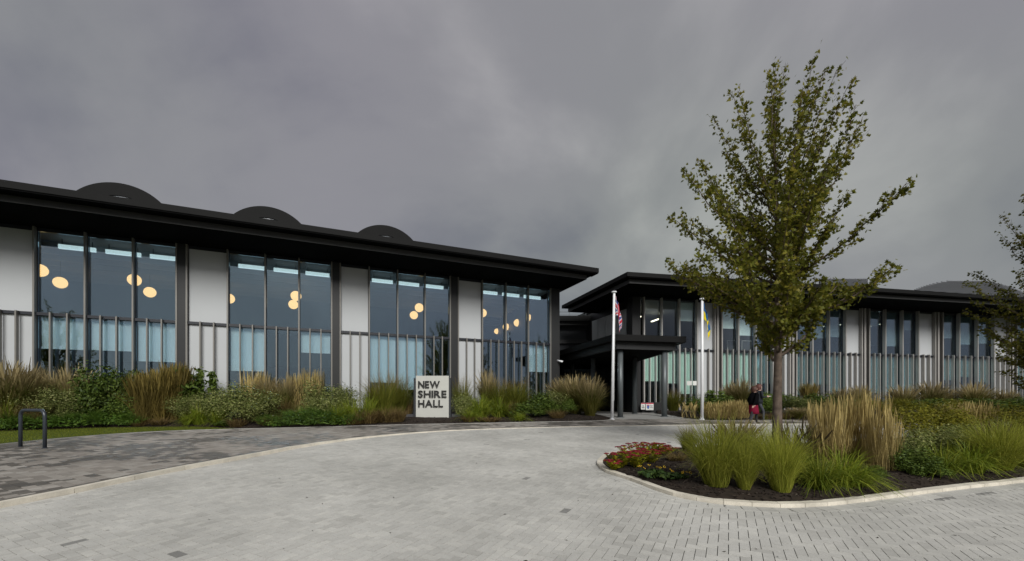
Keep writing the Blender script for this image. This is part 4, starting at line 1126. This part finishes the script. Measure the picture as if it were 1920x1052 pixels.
def lobes(seed, n, rx=.5, rz=.5, sp=.34, zc=.55, r0=.2, r1=.32):
    R = random.Random(seed); res = [(0, 0, zc, r1, r1)]
    for _ in range(n):
        a = R.random() * 6.28; q = sp * math.sqrt(R.random()); res.append((q * math.cos(a), q * math.sin(a), zc + R.uniform(-.25, .22), R.uniform(r0, r1), R.uniform(r0, r1)))
    return res
def stems(seed, n, sp, ln):
    R = np.random.default_rng(seed); return blades(seed, n, .08, sp, .1, .008, 1, .6, 4)
M_straw = leafmat('straw_reed_grass', (.22, .175, .095), (.34, .275, .155), (.46, .38, .23), trans=.2)
M_gold = leafmat('golden_reed_grass', (.085, .070, .026), (.15, .120, .046), (.21, .165, .070), trans=.2)
M_tan = leafmat('tan_fountain_grass', (0.075, 0.093, 0.021), (0.1125, 0.117, 0.03), (0.165, 0.1425, 0.0525), tip=(.27, .225, .165), z0=.45, z1=.85)
M_green = leafmat('green_fountain_grass', (.14, .17, .028), (.22, .25, .045), (.31, .32, .08), trans=.35)
M_olive = leafmat('olive_grass', (0.0675, 0.087, 0.015), (0.1125, 0.1275, 0.024), (0.165, 0.165, 0.042), tip=(.17, .12, .06), z0=.7, z1=1.05)
M_strap = leafmat('strap_leaves', (0.0845, 0.13, 0.0156), (0.143, 0.195, 0.0234), (0.234, 0.26, 0.0455), trans=.35)
M_pale = leafmat('variegated_leaves', (0.0653, 0.0899, 0.029), (0.1232, 0.1522, 0.0551), (0.29, 0.3045, 0.174), trans=.2)
M_deep = leafmat('deep_green_leaves', (0.0352, 0.064, 0.0144), (0.0672, 0.1088, 0.024), (0.12, 0.168, 0.0416), trans=.25)
M_jun = leafmat('juniper_sprays', (0.032, 0.072, 0.0144), (0.0608, 0.12, 0.0208), (0.0992, 0.168, 0.032), trans=.15)
M_yel = leafmat('yellow_green_leaves', (0.0975, 0.1066, 0.013), (0.1495, 0.1534, 0.0182), (0.221, 0.2015, 0.0312), trans=.3)
M_brn = leafmat('brown_dry_stems', (.055, .038, .020), (.11, .078, .042), (.18, .135, .075), trans=.1)
M_dry = leafmat('grey_brown_stems', (.035, .026, .020), (.06, .046, .036), (.12, .09, .062), trans=.1)
M_sedl = leafmat('stonecrop_leaves', (.20, .24, .02), (.30, .31, .03), (.42, .34, .04), trans=.25)
M_sedf = leafmat('stonecrop_heads', (.070, .006, .010), (.15, .012, .024), (.30, .03, .07), trans=.05, rough=.8)
M_rudl = leafmat('coneflower_leaves', (0.0168, 0.0392, 0.014), (0.0336, 0.0644, 0.0196), (0.063, 0.1008, 0.0308), trans=.2)
M_rudf = leafmat('yellow_petals', (.55, .32, .01), (.65, .42, .02), (.75, .55, .05), trans=.2)
M_rudc = pmat('dark_flower_centre', (.02, .012, .008), .8)
PL = {}
PL['reed'] = [norm_mesh('stalks', [blades(s_, 230, .36, .12, .08, .0052, .8, .42, 7, .85, 2.2), blades(s_ + 50, 170, .32, .32, .35, .0048, .8, .35, 6)], M_straw) for s_ in (1, 2)]
PL['gold'] = [norm_mesh('stalks', [blades(s_, 560, .2, .32, .20, .0052, .8, .7, 7, .6, 2.4), blades(s_ + 50, 420, .2, .55, .5, .005, .8, .35, 6)], M_gold) for s_ in (3, 4)]
PL['tan'] = [norm_mesh('blades', [blades(s_, 620, .16, .62, .42, .0065, .7, .6, 7, .45, 2.6), blades(s_ + 50, 420, .16, .8, .7, .007, .7, .35, 6)], M_tan) for s_ in (5, 6)]
PL['green'] = [norm_mesh('blades', [blades(s_, 1700, .15, .60, .80, .0044, .9, .35, 9)], M_green) for s_ in (7, 8)]
PL['olive'] = [norm_mesh('blades', [blades(s_, 900, .18, .62, .55, .006, .75, .45, 7)], M_olive) for s_ in (9, 10)]
PL['strap'] = [norm_mesh('leaves', [blades(s_, 430, .26, .95, 1.05, .015, .8, .4, 8)], M_strap) for s_ in (11, 12)]
PL['brown'] = [norm_mesh('stems', [blades(s_, 420, .3, .6, .35, .008, .8, .4, 5)], M_brn) for s_ in (13,)]
PL['dry'] = [norm_mesh('stems', [blades(s_, 150, .25, .4, .2, .0075, .8, .5, 5, .3, 3)], M_dry) for s_ in (14,)]
PL['sparse'] = [norm_mesh('stalks', [blades(s_, 26, .42, .16, .10, .016, .8, .6, 7, 1.0, 1.9)], M_straw) for s_ in (15,)]
def shrub_mesh(s_, n, size, mat, lb, **k): return norm_mesh('foliage', [leafball(s_, n, size, lb, **k)], mat)
PL['pale'] = [shrub_mesh(s_, 3800, .022, M_pale, lobes(s_, 9, zc=.52), aspect=.45) for s_ in (21, 22, 23)]
PL['deep'] = [shrub_mesh(s_, 2700, .034, M_deep, lobes(s_, 8, zc=.52), aspect=.5) for s_ in (24, 25)]
PL['yellow'] = [shrub_mesh(s_, 4600, .020, M_yel, lobes(s_, 10, zc=.52), aspect=.45) for s_ in (26, 27)]
def juniper(s_):
    R = random.Random(s_); parts = []
    for k in range(34):
        a = R.random() * 6.28; q = .46 * math.sqrt(R.random()); V, Fq = blades(s_ * 100 + k, 34, .015, .75, .15, .006, .8, .5, 4)
        V = V * .33; c, sn = math.cos(a), math.sin(a); tl = .9
        Vx = V[:, 0] + V[:, 2] * tl; V2 = np.stack([Vx * c - V[:, 1] * sn + q * c, Vx * sn + V[:, 1] * c + q * sn, V[:, 2] * .75 + (.34 - q * .42)], 1); parts.append((V2, Fq))
    parts.append(leafball(s_, 700, .04, [(0, 0, .15, .48, .22)], aspect=.3)); return norm_mesh('foliage', parts, M_jun)
PL['juniper'] = [juniper(s_) for s_ in (31, 32)]
def upright(s_):
    R = random.Random(s_); parts = [stems(s_, 14, .25, 1)]
    lb = []
    for k in range(5):
        a = R.random() * 6.28; q = .2 * R.random() + .04
        for z in np.linspace(.15, R.uniform(.75, 1.0), 6): lb.append((q * math.cos(a) * (.6 + .6 * z), q * math.sin(a) * (.6 + .6 * z), z, .11, .09))
    parts.append(leafball(s_, 700, .05, lb, aspect=.42, shell=.2)); return norm_mesh('foliage', parts, M_deep)
PL['upright'] = [upright(41), upright(42)]
NAMES = {'reed': ('reed_grass', 'stalks'), 'gold': ('reed_grass', 'stalks'), 'tan': ('fountain_grass', 'blades'), 'green': ('fountain_grass', 'blades'), 'olive': ('fountain_grass', 'blades'),
         'strap': ('strap_leaf_plant', 'leaves'), 'brown': ('dry_plant', 'stems'), 'dry': ('dry_plant', 'stems'), 'sparse': ('reed_grass', 'stalks'), 'pale': ('shrub', 'foliage'), 'deep': ('shrub', 'foliage'),
         'yellow': ('shrub', 'foliage'), 'juniper': ('juniper_shrub', 'foliage'), 'upright': ('leafy_perennial', 'foliage')}
DESC = {'reed': 'upright pale straw reed grass', 'gold': 'leaning golden reed grass', 'tan': 'arching tan-tipped grass', 'green': 'fountain of fine bright green grass',
        'olive': 'dense fountain of olive grass', 'strap': 'clump of yellow-green strap leaves', 'brown': 'tangle of dry brown stems', 'dry': 'thin dry grey-brown stems', 'sparse': 'few separate straw grass plumes',
        'pale': 'shrub with small pale-edged leaves', 'deep': 'shrub with deep green leaves', 'yellow': 'bushy yellow-green shrub', 'juniper': 'low spreading dark green juniper', 'upright': 'tall upright leafy perennial'}
CAT = {'reed_grass': 'grass', 'fountain_grass': 'grass', 'strap_leaf_plant': 'plant', 'dry_plant': 'plant', 'shrub': 'shrub', 'juniper_shrub': 'shrub', 'leafy_perennial': 'plant'}
prr = random.Random(77)
def plant(kind, pos, ytop, wpx, place):
    x, y, z = pos; h = max(.12, hz(ytop, y) - z); wd = wpx / F * y
    nm, part = NAMES[kind]; o = bpy.data.objects.new(nm, prr.choice(PL[kind])); COL.objects.link(o)
    o.location = (x, y, z - .01); o.rotation_euler = (0, 0, prr.random() * 6.28); o.scale = (wd, wd, h)
    tag(o, DESC[kind] + ' ' + place, CAT[nm], DESC[kind].split(' of ')[-1] + (' on the island' if 'island' in place else ' in the wall beds'))
BAYL = [(-99,68,'white panel','fourth'),(68,163,'pane beside white panel','fourth'),(163,252,'middle pane','fourth'),(252,345,'pane beside column','fourth'),(345,428,'white panel','third'),(428,498,'pane beside white panel','third'),(498,561,'middle pane','third'),
        (561,632,'pane beside column','third'),(632,692,'white panel','second'),(692,745,'pane beside white panel','second')]
def placeL(p):
    for a, b_, e_, o_ in BAYL:
        if a <= p < b_: return 'under %s, %s bay from porch' % (e_, o_)
    if p < 800: return 'crowding the bark side of the name sign'
    if p < 895: return 'close beside the name sign towards the porch'
    if p < 950: return 'under pane beside white panel, porch-end bay'
    if p < 1000: return 'under middle pane, porch-end bay'
    return 'at the tip of the bed by the flagpole'
for k, p, t, yt, wp in [
    ('tan',8,.5,688,95),('tan',38,.55,690,80),('tan',66,.75,697,60),('tan',100,.8,704,70),('tan',136,.8,697,85),('brown',20,.25,760,70),('brown',75,.3,752,60),
    ('pale',70,.55,722,75),('pale',105,.45,728,85),('pale',148,.5,730,80),('pale',118,.3,752,70),('deep',205,.5,690,85),('deep',232,.62,697,55),('deep',185,.35,735,70),('deep',232,.3,742,60),
    ('strap',8,.2,755,60),('juniper',12,.10,772,90),('juniper',62,.10,777,100),('juniper',122,.12,774,110),('juniper',172,.16,768,110),('juniper',215,.16,766,95),('juniper',243,.12,777,60),
    ('gold',272,.30,704,62),('gold',298,.42,695,66),('gold',328,.55,684,58),('brown',300,.12,782,50),('brown',262,.08,790,40),
    ('upright',362,.72,690,44),('upright',392,.66,698,40),('upright',350,.5,716,46),('pale',345,.35,745,56),('pale',360,.42,738,50),
    ('strap',372,.14,760,60),('strap',410,.10,766,54),('strap',352,.10,775,44),('pale',402,.4,732,70),('pale',436,.38,722,95),('pale',484,.38,723,92),('pale',462,.25,742,90),('deep',420,.06,788,34),('brown',445,.06,782,46),
    ('reed',474,.85,697,46),('tan',500,.8,710,50),('tan',540,.75,712,60),('reed',566,.78,702,52),('reed',586,.8,696,44),('brown',522,.4,742,58),('brown',505,.12,778,60),('olive',500,.5,728,60),
    ('pale',590,.4,740,60),('pale',612,.5,717,80),('pale',646,.5,724,62),('pale',622,.3,742,70),('juniper',520,.08,776,90),('juniper',560,.10,768,110),('juniper',608,.10,764,120),('juniper',645,.08,776,80),('juniper',582,.22,758,100),
    ('strap',634,.14,760,62),('strap',660,.2,748,70),('strap',692,.26,742,66),('olive',722,.5,706,86),('olive',748,.55,708,60),('olive',700,.5,724,56),('brown',690,.10,766,70),('brown',726,.12,762,74),('brown',745,.12,764,46),('brown',664,.06,780,50),('brown',762,.6,742,36),('pale',764,.65,738,40),
    ('olive',866,.6,710,50),('pale',868,.35,737,44),('pale',880,.45,742,50),('strap',902,.28,742,76),('strap',936,.28,746,84),('strap',884,.10,766,56),('brown',918,.05,780,60),('brown',878,.06,778,36),('tan',914,.68,700,48),('olive',934,.58,716,66),('olive',966,.52,712,84),('brown',955,.3,752,40),
    ('deep',985,.22,757,64),('deep',1012,.4,738,66),('pale',1042,.42,733,64),('deep',1030,.25,750,60),('tan',1050,.6,715,62),('tan',1078,.5,709,80),('tan',1106,.45,712,70),('brown',1045,.12,766,44),('strap',975,.06,774,44),('deep',1062,.3,748,40)]:
    plant(k, bedL(p, t), yt, wp, placeL(p) + (', front row' if t < .25 else (', middle row' if t < .48 else ', back row')))
def placeR(p):
    if p < 1290: return 'between the porch post and plate post'
    if p < 1350: return 'around the blue and yellow flagpole'
    if p < 1410: return 'between that flagpole and the walkers'
    if p < 1478: return 'behind the maple trunk, along finned wing'
    for a, o_ in ((1545, 'third'), (1612, 'third'), (1680, 'fourth'), (1752, 'fourth'), (1820, 'fifth'), (1890, 'fifth'), (2400, 'sixth')):
        if p < a: return 'under %s of %s finned bay from porch' % ('panes' if a in (1545, 1680, 1820, 2400) else 'white panel end', o_)
for k, p, t, yt, wp in [
    ('olive',1262,.45,732,52),('sparse',1296,.03,752,56),('deep',1300,.2,744,56),('pale',1330,.35,737,52),('upright',1338,.3,733,40),('deep',1345,.25,742,50),
    ('reed',1342,.05,754,48),('reed',1368,.05,751,50),('reed',1392,.07,750,46),('tan',1392,.5,716,56),('tan',1372,.55,722,46),
    ('deep',1424,.22,742,62),('deep',1442,.35,736,56),('deep',1474,.3,738,66),('pale',1500,.22,744,60),('deep',1528,.3,738,66),('gold',1517,.55,720,34),('tan',1494,.03,765,46),('tan',1528,.03,766,44),('brown',1465,.03,772,50),('brown',1435,.03,774,40),
    ('tan',1578,.35,730,50),('tan',1612,.45,726,46),('tan',1692,.42,727,58),('tan',1744,.42,720,56),('tan',1772,.5,731,44),('tan',1826,.42,722,62),('tan',1885,.4,733,50),
    ('deep',1560,.2,748,70),('yellow',1620,.2,748,80),('yellow',1680,.2,748,80),('deep',1730,.2,748,80),('yellow',1790,.2,750,80),('deep',1850,.2,748,90),('deep',1910,.2,745,90),('deep',1960,.2,745,90)]:
    plant(k, bedR(p, t), yt, wp, placeR(p) + (', front' if t < .15 else (', middle' if t < .37 else ', back')))
def placeI(p, yb):
    r_ = 'at the island kerb' if yb > 887 else ('mid island' if yb > 860 else 'at the back of the island')
    if p < 1360: c_ = 'next to the daisies'
    elif p < 1440: c_ = 'before the walkers'
    elif p < 1515: c_ = 'before the maple trunk'
    elif p < 1600: c_ = 'just right of the trunk'
    elif p < 1690: c_ = 'by the tallest reed grass'
    elif p < 1790: c_ = 'past the tallest reed grass'
    elif p < 1860: c_ = 'nearing the overhanging maple'
    else: c_ = 'under the overhanging maple'
    return r_ + ' ' + c_.replace('just right of', 'just past')
ISLP = [('green',1342,924,792,140),('green',1396,930,826,78),('green',1464,933,802,112),('green',1416,898,806,96),('olive',1290,862,800,46),('tan',1380,880,792,110),
    ('strap',1535,928,850,124),('strap',1582,922,844,130),('strap',1505,910,852,100),('strap',1612,922,874,90),('dry',1505,878,788,90),('dry',1530,868,796,70),('brown',1520,880,838,90),
    ('reed',1556,884,752,66),('reed',1592,878,744,72),('reed',1626,884,738,72),('reed',1655,893,770,56),('reed',1542,868,760,50),('olive',1570,884,830,90),('deep',1640,912,872,60),
    ('yellow',1706,850,762,104),('yellow',1756,846,754,110),('yellow',1800,852,770,90),('pale',1712,880,806,96),('pale',1762,872,800,100),('deep',1690,896,836,70),('deep',1725,902,852,70),('deep',1740,905,868,56),
    ('reed',1806,846,757,70),('reed',1832,848,754,64),('reed',1780,846,762,50),('strap',1766,900,836,116),('strap',1822,896,832,120),('strap',1800,880,826,90),('green',1872,890,792,126),('green',1912,884,798,110),('green',1846,872,806,100),('yellow',1862,850,766,100),('yellow',1902,848,758,110),('pale',1820,862,790,90),
    ('yellow',1950,860,770,110),('green',1975,885,800,120),('brown',1620,900,870,70),('dry',1870,880,786,60)]
for k, p, yb, yt, wp in ISLP: plant(k, isl_at(p, yb), yt, wp, placeI(p, yb))

# stonecrop with flat dark red heads and a coneflower on the island's nose
def stonecrop(px, yb, yt, wpx, seed, label):
    R = random.Random(seed); x, y, z = isl_at(px, yb); H = hz(yt, y) - z; W_ = wpx * 1.25 / F * y
    o = empty('stonecrop', (x, y, z)); tag(o, label, 'flower', None)
    st = MB(); lf = []; ns = 9
    tops = []
    for k in range(ns):
        a = k * 2.399 + R.random(); q = math.sqrt((k + .5) / ns); tx, ty = math.cos(a) * q * W_ * .48, math.sin(a) * q * W_ * .48; tz = H * (1 - .22 * q * q) * R.uniform(.9, 1.03)
        st.tube([(tx * .25, ty * .25, -.02), (tx * .7, ty * .7, tz * .55), (tx, ty, tz - .01)], [.006, .005, .004], 5, cap=False); tops.append((tx, ty, tz))
        for j in range(40):
            t = R.uniform(.1, .93); lf.append((tx * (.25 + .75 * t) + R.gauss(0, .018), ty * (.25 + .75 * t) + R.gauss(0, .018), tz * t, R))
    st.build('stems', M_sedl, o)
    lm = MB()
    for X, Y, Z, _ in lf:
        a = R.random() * 6.28; l = R.uniform(.045, .085); w_ = l * .38; dx, dy = math.cos(a), math.sin(a); up = R.uniform(.1, .6)
        lm.add([(X, Y, Z), (X + dx*l*.5 - dy*w_, Y + dy*l*.5 + dx*w_, Z + l*up*.5), (X + dx*l, Y + dy*l, Z + l*up), (X + dx*l*.5 + dy*w_, Y + dy*l*.5 - dx*w_, Z + l*up*.5)], [(0,3,2,1)])
    tag(lm.build('leaves', M_sedl, o), kind='stuff')
    for tx, ty, tz in tops:                                  # each flat head is a cushion of tiny florets
        hm = MB(); r0 = R.uniform(.048, .078)
        for j in range(95):
            a = R.random() * 6.28; q = math.sqrt(R.random()); X, Y = tx + math.cos(a)*q*r0, ty + math.sin(a)*q*r0; Z = tz + .012*(1-q*q) + R.gauss(0, .0025); s_ = R.uniform(.005, .008)
            hm.add([(X-s_, Y, Z), (X, Y-s_, Z), (X+s_, Y, Z), (X, Y+s_, Z), (X, Y, Z+s_), (X, Y, Z-s_*1.6)], [(0,1,4),(1,2,4),(2,3,4),(3,0,4),(1,0,5),(2,1,5),(3,2,5),(0,3,5)])
        hm.build('flower_head', M_sedf, o)
for i, a in enumerate([(1162,884,847,50),(1182,874,836,52),(1204,868,828,58),(1226,864,830,52),(1246,866,837,44),(1192,886,846,48),(1218,880,842,52),(1152,886,862,34)]):
    stonecrop(*a, 60 + i, 'stonecrop with flat dark red heads at the rounded nose of the island')
    bpy.context.scene.collection.objects
for o in [o for o in COL.objects if o.name.startswith('stonecrop')]: o['group'] = 'stonecrop at the nose of the island'
def coneflower(px, yb, yt, wpx, nf, seed, label):
    R = random.Random(seed); x, y, z = isl_at(px, yb); H = hz(yt, y) - z; W_ = wpx / F * y
    o = empty('coneflower', (x, y, z)); tag(o, label, 'flower')
    V, Fq = leafball(seed, 260, .045, [(0, 0, H * .35, W_ * .42, H * .34), (W_*.2, 0, H*.3, W_*.3, H*.3), (-W_*.2, .02, H*.3, W_*.3, H*.3)], aspect=.55, shell=.2)
    me = bpy.data.meshes.new('leaves'); me.from_pydata(V.tolist(), [], Fq.tolist()); me.materials.append(M_rudl); me.update(); tag(link('leaves', me, o), kind='stuff')
    for k in range(nf):
        tx, ty, tz = R.uniform(-.42, .42) * W_, R.uniform(-.45, .1) * W_, H * R.uniform(.65, 1.0)
        MB().tube([(tx*.6, ty*.6, 0), (tx, ty, tz)], .003, 5).build('flower_stem', M_rudl, o)
        fm = MB(); tilt = Matrix.Rotation(R.uniform(.2, .9), 3, 'X') @ Matrix.Rotation(R.gauss(0, .3), 3, 'Y')
        for j in range(11):
            a = j * 6.283 / 11; c = Vector((tx, ty, tz)); r_ = R.uniform(.024, .032); da = .19
            q = [Vector((math.cos(a)*.006, math.sin(a)*.006, 0)), Vector((math.cos(a-da)*r_*.7, math.sin(a-da)*r_*.7, -.002)), Vector((math.cos(a)*r_, math.sin(a)*r_, -.006)), Vector((math.cos(a+da)*r_*.7, math.sin(a+da)*r_*.7, -.002))]
            fm.add([tuple(c + tilt @ v) for v in q], [(0,1,2,3)])
        fl = fm.build('flower_head', M_rudf, o)
        n_ = tilt @ Vector((0, 0, 1)); c = Vector((tx, ty, tz)); MB().tube([tuple(c - n_*.004), tuple(c + n_*.007), tuple(c + n_*.011)], [.009, .009, .004], 8).build('flower_centre', M_rudc, fl)
coneflower(1226, 904, 870, 74, 7, 91, 'dark-leaved plant with yellow daisy flowers beside the red stonecrop')
coneflower(1262, 910, 878, 70, 5, 92, 'dark-leaved plant with yellow daisy flowers nearest the green grass fountains')
plant('brown', isl_at(1268, 878), 848, 56, 'with seed heads behind the yellow daisies')
plant('dry', isl_at(1282, 872), 842, 40, 'with seed heads behind the yellow daisies')

# ================================================================ what the glass mirrors across the road
TL = []
R = np.random.default_rng(3)
for k in range(70):
    x = -150 + k * 4.3 + R.uniform(-1, 1); TL.append((x, -75 + R.uniform(-3, 3), 2.0 + R.uniform(0, 1.5), R.uniform(2.5, 4), R.uniform(2.5, 4)))
V, Fq = leafball(3, 26000, .55, TL, aspect=.6, shell=.5); V[:, 2] += gz(-75) - .1
me = bpy.data.meshes.new('treeline'); me.from_pydata(V.tolist(), [], Fq.tolist()); me.materials.append(M_deep); me.update()
tag(link('treeline', me), 'far line of trees across the road, seen mirrored in the glass', 'trees', kind='stuff')
